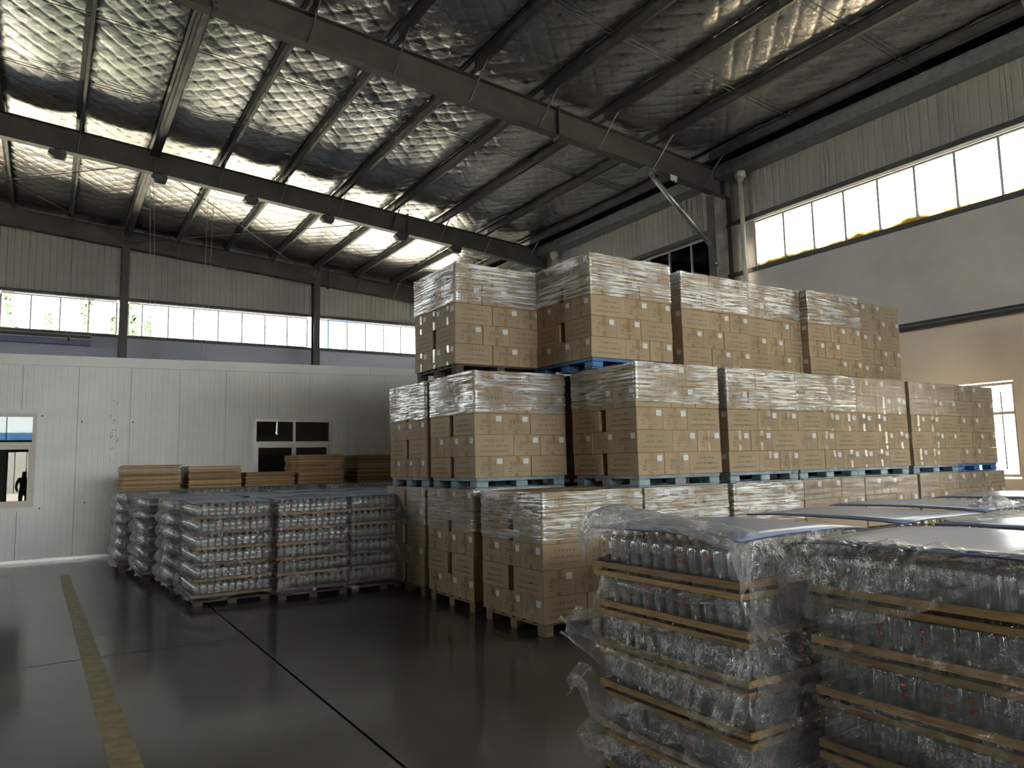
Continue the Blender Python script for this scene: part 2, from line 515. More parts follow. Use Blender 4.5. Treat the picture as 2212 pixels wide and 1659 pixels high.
tag(df.build('door_1', M['steel']), kind='structure')

# ---- roof deck and foil
rd = MB()
for xa, xb in ((XL - .3, -4.0), (-4.0, XR + .5)):
    za, zc = zr(xa) + FOIL_UP + .06, zr(xb) + FOIL_UP + .06
    rd.add([(xa, YF - .3, za), (xb, YF - .3, zc), (xb, YB + .3, zc), (xa, YB + .3, za), (xa, YF - .3, za + .1), (xb, YF - .3, zc + .1), (xb, YB + .3, zc + .1), (xa, YB + .3, za + .1)],
           [(0, 3, 2, 1), (4, 5, 6, 7), (0, 1, 5, 4), (1, 2, 6, 5), (2, 3, 7, 6), (3, 0, 4, 7)])
ceiling = tag(rd.build('ceiling', M['steel']), kind='structure')
PUR = [-2.78, -1.21, .36, 2.0, 3.55, 5.13, 6.72, 8.35, 9.92, 11.51, 13.12]
def foil_sheet(x0, x1, y0, y1, d):
    nx, ny = int(round((x1 - x0) / d)) + 1, int(round((y1 - y0) / d)) + 1
    X, Y = np.meshgrid(np.linspace(x0, x1, nx), np.linspace(y0, y1, ny), indexing='ij')
    Z = 8.60 + FOIL_UP + SL * (14 - X)
    Z = np.where(X < -4, 8.60 + FOIL_UP + SL * 18 - SL * (-4 - X), Z)
    per = .4667
    a, b = (X + Y) / per, (X - Y) / per
    A, B = np.abs(np.sin(PI * a)), np.abs(np.sin(PI * b))
    pil = 1 - np.exp(-10 * A * B)
    pos = np.array(PUR)
    dist = np.min(np.abs(X[..., None] - pos), axis=-1) if True else 0
    sag = np.clip(dist / .8, 0, 1)
    Z = Z - .015 * pil - .055 * np.sin(sag * PI / 2) + .03 + .012 * vnoise(X * 1.3, Y * 1.1) + .006 * vnoise(X * 4, Y * 3.1, 0, 3)
    Z = Z + .035 * (Y > 18.2) * np.clip((25 - Y) / 6, 0, 1)
    return np.stack([X, Y, Z], -1)
MB().grid(foil_sheet(-4.0, 14.0 - .0, 2.5, 27.2, .4667 / 12)).build('foil_insulation', M['foil'], ceiling)
MB().grid(foil_sheet(-22.0, -4.0, -18.6, 27.2, .6)).build('foil_insulation', M['foil'], ceiling)
MB().grid(foil_sheet(-4.0, 14.0, -18.6, 2.5, .6)).build('foil_insulation', M['foil'], ceiling)
# ---- steel frame
RAFT = [12.0, 19.7, 27.0]
RLAB = ['deep grey steel roof rafter nearest, ending at the knee-braced column', 'dark steel roof rafter with floodlights clamped along it', 'dark steel end rafter along the top of the back wall']
def rafter(y, k):
    r = empty('steel_rafter', (0, y, 0))
    xs_ = [-4.0, 2.0, 8.86, 11.3, 13.84, 14.0]
    zbot = [zb(-4) + .02, zb(2) + .02, 8.42, 8.24, 8.0, 7.98]
    def strip(dz0, dz1, hw, top):
        m = MB()
        for i in range(len(xs_) - 1):
            xa, xb = xs_[i], xs_[i + 1]
            if top:
                a0, a1, b0, b1 = zr(xa) + dz0, zr(xa) + dz1, zr(xb) + dz0, zr(xb) + dz1
            else:
                a0, a1, b0, b1 = zbot[i] + dz0, zbot[i] + dz1, zbot[i + 1] + dz0, zbot[i + 1] + dz1
            m.add([(xa, -hw, a0), (xa, hw, a0), (xb, hw, b0), (xb, -hw, b0), (xa, -hw, a1), (xa, hw, a1), (xb, hw, b1), (xb, -hw, b1)],
                  [(0, 1, 2, 3), (4, 7, 6, 5), (0, 4, 5, 1), (1, 5, 6, 2), (2, 6, 7, 3), (3, 7, 4, 0)])
        return m
    strip(0, .014, .11, False).build('bottom_flange', M['steel'], r)
    strip(-.014, 0, .11, True).build('top_flange', M['steel'], r)
    m = MB()
    for i in range(len(xs_) - 1):
        xa, xb = xs_[i], xs_[i + 1]
        m.add([(xa, -.005, zbot[i]), (xa, .005, zbot[i]), (xb, .005, zbot[i + 1]), (xb, -.005, zbot[i + 1]), (xa, -.005, zr(xa)), (xa, .005, zr(xa)), (xb, .005, zr(xb)), (xb, -.005, zr(xb))],
              [(0, 1, 2, 3), (4, 7, 6, 5), (0, 4, 5, 1), (1, 5, 6, 2), (2, 6, 7, 3), (3, 7, 4, 0)])
    m.build('web', M['steel'], r)
    for xp, z0, z1 in ((8.86, 8.34, zr(8.86) + .06), (13.84, 7.95, zr(13.84) + .10), (2.0, zb(2) - .03, zr(2) - .02)):
        p = MB().box(xp - .018, xp + .018, -.11, .11, z0, z1).build('splice_plate', M['steel'], r)
        b = MB()
        for kz in range(5):
            zz = z0 + .1 + kz * (z1 - z0 - .2) / 4
            for s in (-1, 1):
                b.tube([(xp - .05, s * .06, zz), (xp + .05, s * .06, zz)], .016, 6)
        tag(b.build('bolts', M['steel'], p), kind='stuff')
    for xp in PUR[1:]:
        if abs(xp - 2.0) < .1 or k == 2 and xp < 1: continue
        zbt = zb(xp) + .03
        MB().bar((xp + .03, -.75, zr(xp) + .03), (xp - .02, -.09, zbt), .045, .012, (1, 0, 0)).build('fly_brace', M['galv'], r)
        MB().box(xp - .012, xp + .10, -.30, .30, zr(xp) + .02, zr(xp) + .16).build('purlin_sleeve', M['galv'], r)
    tag(r, RLAB[k], 'rafter', 'roof rafters')
    return r
for k, y in enumerate(RAFT):
    rafter(y, k)
PURL = ['just past the frame edge', 'along the far edge of the photo', 'thin, nearest the hanging cord pair', 'wide doubled, above the first back wall column', 'third from the doubled one']
for i, x in enumerate(PUR):
    wide = abs(x - 2.0) < .1
    m = MB()
    z0 = zr(x)
    if wide:
        m.box(x - .11, x + .11, YF, YB, z0 - .13, z0 - .115).box(x - .11, x - .10, YF, YB, z0 - .13, z0 + .13).box(x + .10, x + .11, YF, YB, z0 - .13, z0 + .13).box(x - .02, x + .02, YF, YB, z0 - .15, z0 - .13)
        m.box(x - .11, x + .11, YF, YB, z0 + .12, z0 + .14)
    else:
        m.box(x - .004, x + .004, YF, YB, z0, z0 + .185).box(x - .004, x + .075, YF, YB, z0, z0 + .006).box(x + .069, x + .075, YF, YB, z0, z0 + .022)
        m.box(x - .075, x + .004, YF, YB, z0 + .179, z0 + .185)
    o = m.build('roof_purlin', M['purlin'])
    lab = 'wide doubled steel purlin above the first back wall column' if wide else 'narrow dark steel roof purlin, %s from the window-side eave' % ORD[len(PUR) - 1 - i]
    tag(o, lab, 'purlin', 'roof purlins')
# sag rods through the purlins, tie rods in the far bay
n = 0
for y, nm in ((6.9, 'crossing the roof nearest the camera'), (9.4, 'crossing the near roof bay'), (14.5, 'crossing the middle roof bay on its near side'), (17.2, 'crossing the middle roof bay on its far side'), (22.2, 'crossing the far roof bay on its near side'), (24.7, 'crossing the far roof bay by the end wall')):
    m = MB()
    for dy in (-.05, .05):
        m.tube([(x, y + dy, zr(x) + .11) for x in (-4.0, 5, 13.7)], .007, 5)
    tag(m.build('sag_rods', M['steel']), 'pair of thin sag rods %s' % nm, 'rod', 'sag rods')
for (a, b, nm) in (((2.0, 19.8), (8.35, 26.9), 'rising towards the floodlit rafter from the second back column'), ((8.35, 19.8), (2.0, 26.9), 'running from the first back column out over the cartons'), ((2.0, 19.8), (-4.4, 26.9), 'leaving the frame above the clerestory'), ((-4.4, 19.8), (2.0, 26.9), 'dropping to the first back column from outside the frame')):
    m = MB().tube([(a[0], a[1], zr(a[0]) - .28), ((a[0] + b[0]) / 2, (a[1] + b[1]) / 2, zr((a[0] + b[0]) / 2) - .33), (b[0], b[1], zr(b[0]) - .42)], .012, 6)
    tag(m.build('tie_rod', M['steel']), 'slender roof tie rod ' + nm, 'rod', 'roof tie rods')
# eave strut
tag(MB().box(13.80, 13.98, YF, YB, 8.62, 8.82).build('eave_strut', M['purlin']), 'dark steel eave strut where roof meets the window wall', 'purlin')

# ---- columns
def column(name, x, y, w, d, z1, lab, web='x', mat='steel'):
    r = empty(name, (x, y, 0))
    if web == 'x':      # flanges face -x / +x
        MB().box(0, .014, -w / 2, w / 2, 0, z1).build('flange', M[mat], r)
        MB().box(d - .014, d, -w / 2, w / 2, 0, z1).build('flange', M[mat], r)
        MB().box(.014, d - .014, -.006, .006, 0, z1).build('web', M['plaster'] if mat == 'worn' else M[mat], r)
    else:
        MB().box(-w / 2, w / 2, 0, .014, 0, z1).build('flange', M[mat], r)
        MB().box(-w / 2, w / 2, d - .014, d, 0, z1).build('flange', M[mat], r)
        MB().box(-.006, .006, .014, d - .014, 0, z1).build('web', M[mat], r)
    tag(r, lab, 'column', 'steel columns')
    return r
M['wornsteel'] = simple('worn_painted_steel', (.24, .235, .22), rough=.5, var=.5, scale=2.2)
c1 = column('steel_column', 13.42, 12.0, .24, .58, 7.97, 'tall steel column under the knee brace beside the bright windows')
for ch in c1.children:
    if ch.name.startswith('web'): ch.data.materials[0] = M['wornsteel']
column('steel_column', 13.42, 19.7, .24, .58, 7.97, 'steel column mostly hidden behind the topmost cartons')
column('steel_column', 1.95, 26.72, .24, .3, zb(1.95) + .02, 'back wall steel column standing between the tree-filled windows', 'y')
column('steel_column', 8.35, 26.72, .24, .3, zb(8.35) + .02, 'back wall steel column just behind the carton stacks', 'y')
def knee(y, lab):
    r = empty('knee_brace', (0, y, 0))
    a, b = Vector((11.45, -.0, 8.16)), Vector((13.36, 0, 6.72))
    d = (b - a).normalized()
    MB().tube([a + d * .18, b - d * .15], .06, 14).build('tube', M['galv'], r)
    up = Vector((0, 1, 0))
    for p, s in ((a, 1), (b, -1)):
        q = p + d * .30 * s
        MB().bar(p, q, .02, .13, d.cross(up)).build('gusset', M['galv'], r)
        MB().tube([p + d * .12 * s + up * -.03, p + d * .12 * s + up * .03], .022, 8).build('bolt', M['steel'], r)
    MB().box(11.25, 11.65, -.10, .10, 8.205, 8.225).build('cleat', M['galv'], r)
    tag(r, lab, 'brace', 'knee braces')
knee(12.0, 'grey tubular knee brace from rafter down to column above the cartons')
knee(4.35, 'tubular knee brace with bolted gusset poking into the top corner')
for y, lab in ((11.36, 'cream rainwater downpipe beside the steel column and bright windows'), (19.05, 'short cream downpipe top showing behind the topmost cartons')):
    r = empty('downpipe', (13.80, y, 0))
    MB().tube([(0, 0, 0), (0, 0, 8.2)], .055, 14).build('pipe', M['pvc'], r)
    MB().tube([(0, 0, 8.15), (0, 0, 8.26), (0, 0, 8.28), (0, 0, 8.4)], [.06, .10, .13, .13], 14).build('hopper', M['pvc'], r)
    MB().tube([(0, 0, 5.62), (0, 0, 5.74)], .066, 14).build('collar', M['pvc'], r)
    tag(r, lab, 'downpipe', 'rainwater pipes')

# ---- white partition with its windows
YP = 15.9
WINS = [(-2.35, -.18, .98, 2.66), (3.64, 5.31, .98, 2.62)]
def ptop(x):
    return 3.73 + .0155 * (x + .8)
fP = lambda u, o, z: (u, YP - o, z)
wp = MB().box(-2.6, 12, YP + .06, YP + .10, 0, .01)
wall_part = tag(wp.build('wall_partition', M['white_panel']), kind='structure')
k0 = -.42 - .875 * 3
for k in range(17):
    a, b = k0 + .875 * k + .003, k0 + .875 * (k + 1) - .003
    m = MB()
    cuts = sorted({a, b} | {w[j] for w in WINS for j in (0, 1) if a < w[j] < b})
    for u, v in zip(cuts[:-1], cuts[1:]):
        w = [w for w in WINS if w[0] - .001 <= u and v <= w[1] + .001]
        if w:
            ribs(m, u, v, .03, w[0][2], w[0][2], fP, pitch=.098, depth=.003, w=.012, th=.07)
            ribs(m, u, v, w[0][3], ptop(u) - .02, ptop(v) - .02, fP, pitch=.098, depth=.003, w=.012, th=.07)
        else:
            ribs(m, u, v, .03, ptop(u) - .02, ptop(v) - .02, fP, pitch=.098, depth=.003, w=.012, th=.07)
    m.build('panel', M['white_panel'], wall_part)
for k, (a, b) in enumerate(((-3.1, .47), (.48, 6.2), (6.21, 12))):
    m = MB()
    m.add([(x, y, ptop(x) + dz) for x in (a, b) for y, dz in ((YP - .035, -.19), (YP + .09, -.19), (YP + .09, .0), (YP - .035, .0))],
          [(0, 1, 2, 3), (7, 6, 5, 4), (0, 4, 5, 1), (1, 5, 6, 2), (2, 6, 7, 3), (3, 7, 4, 0)])
    m.build('cap_trim', M['white_panel'], wall_part)
tag(MB().box(-3.1, 12, YP - .03, YP, 0, .055).build('baseboard_partition', M['alu']), kind='structure')
# room behind the partition (unlit)
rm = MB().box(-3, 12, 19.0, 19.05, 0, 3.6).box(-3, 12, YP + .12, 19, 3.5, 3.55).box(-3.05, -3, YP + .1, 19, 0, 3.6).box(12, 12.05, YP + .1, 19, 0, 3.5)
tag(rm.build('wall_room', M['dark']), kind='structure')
MG = M['pane_part'] = pane_mat('partition_glass', (.75, .78, .78))
def pwin(name, w, mull, frame):
    a, b, z0, z1 = w
    f = lambda u, o, z: (u, YP + .02 - o, z)
    r = MB()
    t = .06
    for u0, u1, za, zc in ((a - .07, b + .07, z0 - .07, z0), (a - .07, b + .07, z1, z1 + .07), (a - .07, a, z0, z1), (b, b + .07, z0, z1)):
        r.box(u0, u1, YP - .03, YP + .01, za, zc)
    root = tag(r.build(name, M['white_panel']), kind='structure')
    zt = 2.10
    MB().box(a, b, YP - .015, YP + .05, z0, z0 + t).box(a, b, YP - .015, YP + .05, z1 - t, z1).box(a, a + t, YP - .015, YP + .05, z0 + t, z1 - t).box(b - t, b, YP - .015, YP + .05, z0 + t, z1 - t).build('frame', M[frame], root)
    MB().box(a + t, b - t, YP - .018, YP + .05, zt - .04, zt + .04).build('transom', M[frame], root)
    us = [a + t] + mull + [b - t]
    for u in mull:
        MB().box(u - .025, u + .025, YP - .016, YP + .045, z0 + t, zt - .04).build('mullion', M[frame], root)
        MB().box(u - .025, u + .025, YP - .016, YP + .045, zt + .04, z1 - t).build('mullion', M[frame], root)
    for i in range(len(us) - 1):
        for za, zc in ((z0 + t, zt - .04), (zt + .04, z1 - t)):
            MB().box(us[i] + .0, us[i + 1] - .0, YP + .02, YP + .026, za, zc).build('pane', MG, root)
            if za < 2:   # sliding sash
                q = MB()
                q.box(us[i], us[i] + .045, YP, YP + .04, za, zc).box(us[i + 1] - .045, us[i + 1], YP, YP + .04, za, zc).box(us[i] + .045, us[i + 1] - .045, YP, YP + .04, za, za + .05).box(us[i] + .045, us[i + 1] - .045, YP, YP + .04, zc - .05, zc)
                q.build('sash', M[frame], root)
pwin('window_20', WINS[0], [-1.27], 'cream')
pwin('window_21', WINS[1], [4.49], 'alu')
# small screw heads and marks on the partition
dm = MB()
rr = random.Random(3)
for k in range(30):
    u = 1.02 + rr.gauss(0, .02) + (.12 * rr.random() if rr.random() < .6 else 0); z = 1.75 + 1.3 * rr.random(); s = .004 + .004 * rr.random()
    dm.box(u - s, u + s, YP - .004, YP - .001, z - s, z + s)
for u, z in ((.53, 2.52), (.62, 1.02), (1.38, 2.52), (-.10, 2.62), (-.08, .95)):
    dm.box(u - .012, u + .012, YP - .006, YP - .001, z - .012, z + .012)
tag(dm.build('screw_heads', M['black'], wall_part), kind='stuff')
# ================================================================== CARTONS ON PALLETS
CL, CW, CH, CP = .503, .368, .2365, .238
M['card'] = simple('corrugated_cardboard', (.405, .30, .19), rough=.75, var=.07, scale=3, bump=.05, bscale=5, rnd=.07, spec=.25)
M['tape'] = simple('brown_packing_tape', (.33, .215, .115), rough=.22, var=.12, scale=12)
M['ink'] = simple('blue_grey_ink', (.065, .085, .095), rough=.7)
M['inkr'] = simple('red_stencil_ink', (.45, .04, .04), rough=.6)
M['paper'] = simple('white_paper_label', (.72, .72, .72), rough=.6, var=.04)
M['ppal'] = simple('teal_grey_plastic', (.24, .315, .345), rough=.5, var=.3, scale=5, rnd=.12)
M['pblue'] = simple('blue_plastic', (.045, .15, .37), rough=.45, var=.15, scale=5)
M['pwood'] = simple('rough_pallet_wood', (.27, .18, .10), rough=.8, var=.35, scale=5, stretch=(1, 8, 8), bump=.2, bscale=30)
M['pdark'] = simple('dark_pallet_wood', (.075, .055, .04), rough=.8, var=.35, scale=5)

def text_mesh(lines):
    """lines: (text, size, x, z) -> one flat mesh in the xz plane, facing -y"""
    mb = MB()
    for body, size, x, z in lines:
        cu = bpy.data.curves.new('t', 'FONT')
        cu.body = body; cu.size = size; cu.align_x = 'CENTER'; cu.resolution_u = 1; cu.space_character = 1.12
        ob = bpy.data.objects.new('t', cu)
        COL.objects.link(ob)
        dg = bpy.context.evaluated_depsgraph_get()
        me = bpy.data.meshes.new_from_object(ob.evaluated_get(dg))
        vs = [(v.co.x + x, 0, v.co.y + z) for v in me.vertices]
        fs = [tuple(p.vertices) for p in me.polygons]
        mb.add(vs, fs)
        bpy.data.objects.remove(ob, do_unlink=True); bpy.data.curves.remove(cu); bpy.data.meshes.remove(me)
    return mb
def xform(mb, f):
    mb.v = [f(*p) for p in mb.v]
    return mb
EPS = .0012
lp = text_mesh([('汾 酒 物 流 专 用', .031, 0, .160), ('（46度分外酒）玻璃瓶 500ml', .026, 0, .103), ('山西杏花村汾酒厂股份有限公司', .0255, 0, .047)])
ME_LP = xform(lp, lambda x, y, z: (x, -CW / 2 - EPS, z)).mesh('printed_lettering', M['ink'])
wp_ = text_mesh([('数量：', .022, -.085, .088), ('1X15  个', .022, .035, .088), ('体积：', .022, -.085, .052), ('560X355X220', .019, .04, .052)])
for k in range(4):      # handling symbols in little frames
    x0, z0 = -.095 + k * .047, .122
    w, h, t = .032, .044, .0022
    for a, b, c, d in ((0, w, 0, t), (0, w, h - t, h), (0, t, 0, h), (w - t, w, 0, h)):
        wp_.add([(x0 + a, 0, z0 + c), (x0 + b, 0, z0 + c), (x0 + b, 0, z0 + d), (x0 + a, 0, z0 + d)], [(0, 1, 2, 3)])
    cx = x0 + w / 2
    if k == 0:      # glass
        wp_.add([(cx - .008, 0, z0 + .036), (cx + .008, 0, z0 + .036), (cx, 0, z0 + .018), (cx - .002, 0, z0 + .02), (cx + .002, 0, z0 + .02), (cx + .002, 0, z0 + .008), (cx - .002, 0, z0 + .008)], [(0, 1, 2), (3, 4, 5, 6)])
    elif k in (1, 3):     # arrows
        for s in (-.007, .007):
            wp_.add([(cx + s - .005, 0, z0 + .026), (cx + s + .005, 0, z0 + .026), (cx + s, 0, z0 + .037), (cx + s - .0015, 0, z0 + .026), (cx + s + .0015, 0, z0 + .026), (cx + s + .0015, 0, z0 + .008), (cx + s - .0015, 0, z0 + .008)], [(0, 1, 2), (3, 4, 5, 6)])
    else:           # umbrella
        vs = [(cx + .012 * math.cos(PI * i / 6), 0, z0 + .024 + .012 * math.sin(PI * i / 6)) for i in range(7)]
        wp_.add(vs + [(cx - .001, 0, z0 + .024), (cx + .001, 0, z0 + .024), (cx + .001, 0, z0 + .008), (cx - .001, 0, z0 + .008)], [tuple(range(7)), (7, 8, 9, 10)])
ME_WP = xform(wp_, lambda x, y, z: (-CL / 2 - EPS, -x, z)).mesh('printed_symbols', M['ink'])
ME_BOX = bevel_box(CL, CW, CH, .0045, M['card'], 'carton')
ME_TAPE, ME_LAB = [], []
for v in range(4):
    rr = random.Random(40 + v)
    x = -CL / 2 - .0022
    drop = (.11, .06, .16, .09)[v]; sk = rr.uniform(-.02, .02)
    t = MB().grid(np.array([[(x, y, CH - .001), (x, y + sk * .5, CH - drop * .5), (x, y + sk, CH - drop)] for y in (-.027, .027)]), sm=False)
    t.grid(np.array([[(x, y, .001), (x, y - sk, (.07, .10, .05, .04)[v])] for y in (-.024, .024)]), sm=False)
    t.add([(x, -.027, CH + .0008), (x, .027, CH + .0008), (CL / 2, .027, CH + .0008), (CL / 2, -.027, CH + .0008)], [(0, 1, 2, 3)])
    ME_TAPE.append(t.mesh('packing_tape', M['tape']))
    cy_, cz, w, h, a = -.115 + rr.uniform(-.012, .008), .185 + rr.uniform(-.012, .012), .036, .030, rr.uniform(-.08, .08)
    pts = [(-w, -h), (w, -h), (w, h), (-w, h)]
    l = MB().add([(-CL / 2 - .0032, cy_ - (p * math.cos(a) - q * math.sin(a)), cz + p * math.sin(a) + q * math.cos(a)) for p, q in pts], [(0, 1, 2, 3)])
    ME_LAB.append(l.mesh('paper_label', M['paper']))

# ---- pallets
PX, PY, PH = 1.20, 1.06, .12
def pallet_kind(kind):
    root = empty('pallet')
    r = root
    if kind == 'plastic' or kind == 'blue':
        m = M['ppal'] if kind == 'plastic' else M['pblue']
        d = MB()
        d.box(0, PX, 0, PY, PH - .012, PH)
        for k in range(13):
            u = k * (PX - .012) / 12
            d.box(u, u + .012, 0, PY, PH - .034, PH - .012)
        d.box(0, PX, 0, .012, PH - .036, PH - .012).box(0, PX, PY - .012, PY, PH - .036, PH - .012)
        d.build('deck', m, r)
        fm = bevel_box(.16, .15, PH - .036 - .012, .01, m, 'foot', z0=.012)
        for i, x in enumerate((.08, PX / 2, PX - .08)):
            for j, y in enumerate((.075, PY / 2, PY - .075)):
                link('foot', fm, r, (x, y, 0))
        rm_ = MB().box(0, PX, 0, .13, 0, .012).mesh('runner', m)
        for y in (.01, PY / 2 - .065, PY - .14):
            link('runner', rm_, r, (0, y, 0))
    else:
        m = M['pwood'] if kind == 'wood' else M['pdark']
        bm_ = MB().box(0, PX, 0, .13, PH - .018, PH).mesh('deck_board', m)
        for k in range(6):
            link('deck_board', bm_, r, (0, k * (PY - .13) / 5, 0))
        sm_ = MB().box(0, .10, 0, PY, PH - .034, PH - .018).mesh('stringer', m)
        fm = bevel_box(.10, .12, PH - .034, .004, m, 'block')
        for x in (.05, PX / 2, PX - .05):
            link('stringer', sm_, r, (x - .05, 0, 0))
            for y in (.06, PY / 2, PY - .06):
                link('block', fm, r, (x, y, 0))
    return root
def copy_tree(o, parent=None):
    c = o.copy(); COL.objects.link(c); c.parent = parent
    for ch in o.children:
        copy_tree(ch, c)
    return c
PROTO = {}
def put_pallet(kind, x, y, z, label):
    if kind not in PROTO:
        o = PROTO[kind] = pallet_kind(kind)
    else:
        o = copy_tree(PROTO[kind])
    o.location = (x, y, z)
    names = {'plastic': 'plastic_pallet', 'blue': 'plastic_pallet', 'wood': 'wooden_pallet', 'dark': 'wooden_pallet'}
    o.name = names[kind]
    tag(o, label, 'pallet', 'pallets under the carton stacks')
    return o
ME_YW = xform(text_mesh([('永旺', .055, 0, .028)]), lambda x, y, z: (x, 0, z)).mesh('red_lettering', M['inkr'])

# ---- stretch film
def film_mat(name, streak=1.0, haze=.05, gloss=.30, su=1.1, sv=26., rough=.13, th=.56, strand=.75):
    m, nt, b = new_mat(name)
    nt.nodes.remove(b)
    out = nt.nodes['Material Output']
    tc = nd(nt, 'ShaderNodeTexCoord')
    mp = nd(nt, 'ShaderNodeMapping'); mp.inputs['Scale'].default_value = (su, sv, 1); mp.inputs['Rotation'].default_value = (0, 0, .07)
    lk(nt, tc, 'UV', mp, 0)
    n1 = nd(nt, 'ShaderNodeTexNoise', inp={'Scale': 1.0, 'Detail': 5, 'Roughness': .62, 'Distortion': .5}); lk(nt, mp, 0, n1, 'Vector')
    mp2 = nd(nt, 'ShaderNodeMapping'); mp2.inputs['Scale'].default_value = (su * 2.6, sv * 1.7, 1); mp2.inputs['Rotation'].default_value = (0, 0, -.12)
    lk(nt, tc, 'UV', mp2, 0)
    n2 = nd(nt, 'ShaderNodeTexNoise', inp={'Scale': 1.0, 'Detail': 3, 'Roughness': .6}); lk(nt, mp2, 0, n2, 'Vector')
    b1 = nd(nt, 'ShaderNodeBump', inp={'Strength': .9 * streak, 'Distance': .030 * 26 / sv}); lk(nt, n1, 'Fac', b1, 'Height')
    b2 = nd(nt, 'ShaderNodeBump', inp={'Strength': .7 * streak, 'Distance': .012 * 26 / sv}); lk(nt, n2, 'Fac', b2, 'Height'); lk(nt, b1, 0, b2, 'Normal')
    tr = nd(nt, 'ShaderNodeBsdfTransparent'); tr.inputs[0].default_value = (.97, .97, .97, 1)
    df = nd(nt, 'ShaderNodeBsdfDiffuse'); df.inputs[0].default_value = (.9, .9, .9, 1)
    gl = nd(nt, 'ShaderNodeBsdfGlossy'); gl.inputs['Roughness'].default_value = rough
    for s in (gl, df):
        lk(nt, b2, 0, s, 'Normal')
    # window glints painted as white streaks, along with the film's denser bunched strands
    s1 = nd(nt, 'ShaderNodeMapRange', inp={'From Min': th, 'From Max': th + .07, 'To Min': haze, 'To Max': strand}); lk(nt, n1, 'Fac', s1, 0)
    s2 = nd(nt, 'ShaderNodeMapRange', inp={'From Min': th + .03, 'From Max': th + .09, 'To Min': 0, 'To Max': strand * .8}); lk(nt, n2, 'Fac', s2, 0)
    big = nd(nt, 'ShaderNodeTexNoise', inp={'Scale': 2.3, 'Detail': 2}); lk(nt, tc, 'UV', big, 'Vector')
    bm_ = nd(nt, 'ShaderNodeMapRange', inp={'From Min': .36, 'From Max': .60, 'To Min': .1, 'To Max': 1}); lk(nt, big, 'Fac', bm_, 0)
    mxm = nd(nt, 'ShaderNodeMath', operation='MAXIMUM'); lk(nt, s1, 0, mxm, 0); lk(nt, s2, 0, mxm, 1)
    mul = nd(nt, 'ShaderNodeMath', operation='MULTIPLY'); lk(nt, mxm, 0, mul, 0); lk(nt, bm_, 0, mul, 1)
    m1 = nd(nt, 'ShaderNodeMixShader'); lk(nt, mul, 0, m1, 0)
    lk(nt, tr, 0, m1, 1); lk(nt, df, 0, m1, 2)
    mr = nd(nt, 'ShaderNodeMath', operation='MULTIPLY_ADD', inp={1: gloss, 2: .05}); lk(nt, mul, 0, mr, 0)
    m2 = nd(nt, 'ShaderNodeMixShader')
    lk(nt, mr, 0, m2, 0); lk(nt, m1, 0, m2, 1); lk(nt, gl, 0, m2, 2)
    lk(nt, m2, 0, out, 0)
    return m
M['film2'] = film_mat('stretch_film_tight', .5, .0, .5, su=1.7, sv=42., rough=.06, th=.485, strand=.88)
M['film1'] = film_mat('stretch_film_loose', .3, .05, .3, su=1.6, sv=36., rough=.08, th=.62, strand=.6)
def wrap(x0, y0, x1, y1, z0, z1, mat, seed, label):
    """ring of stretch film round the top layers"""
    o = .006
    r = .012
    X0, X1, Y0, Y1 = x0 - o, x1 + o, y0 - o, y1 + o
    pts = [(X0, Y1)] + [(X0, Y1 - (Y1 - Y0) * t) for t in np.linspace(.03, .97, 26)] + [(X0 + .004, Y0 + .004)] + [(X0 + (X1 - X0) * t, Y0) for t in np.linspace(.03, .97, 30)] + [(X1 - .004, Y0 + .004)] + [(X1, Y0 + (Y1 - Y0) * t) for t in np.linspace(.03, 1, 8)] + [(X0, Y1)]
    P = np.array(pts)
    s = np.concatenate([[0], np.cumsum(np.hypot(*np.diff(P, axis=0).T))])
    nz = 22
    V = np.linspace(0, 1, nz)
    cx, cy_ = (x0 + x1) / 2, (y0 + y1) / 2
    G = np.zeros((len(P), nz, 3)); UV = np.zeros((len(P), nz, 2))
    hem = .015 * vnoise(s * 3.1, 0 * s, 0, seed) + .012 * vnoise(s * 9, 0 * s, 0, seed + 5)
    for j, v in enumerate(V):
        zb_ = z0 + hem
        z = zb_ + (z1 - zb_) * v
        d = .004 * vnoise(s * 2.2, z * 38, 0, seed) + .002
        dirx = np.sign(P[:, 0] - cx) * (np.abs(np.abs(P[:, 0] - cx) - (X1 - X0) / 2) < .01)
        diry = np.sign(P[:, 1] - cy_) * (np.abs(np.abs(P[:, 1] - cy_) - (Y1 - Y0) / 2) < .01)
        G[:, j, 0] = P[:, 0] + dirx * d; G[:, j, 1] = P[:, 1] + diry * d; G[:, j, 2] = z
        UV[:, j, 0] = s + seed * 3.3; UV[:, j, 1] = z + seed * 1.7
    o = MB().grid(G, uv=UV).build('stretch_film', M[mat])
    return tag(o, label, 'plastic film', 'stretch film round the carton stacks')

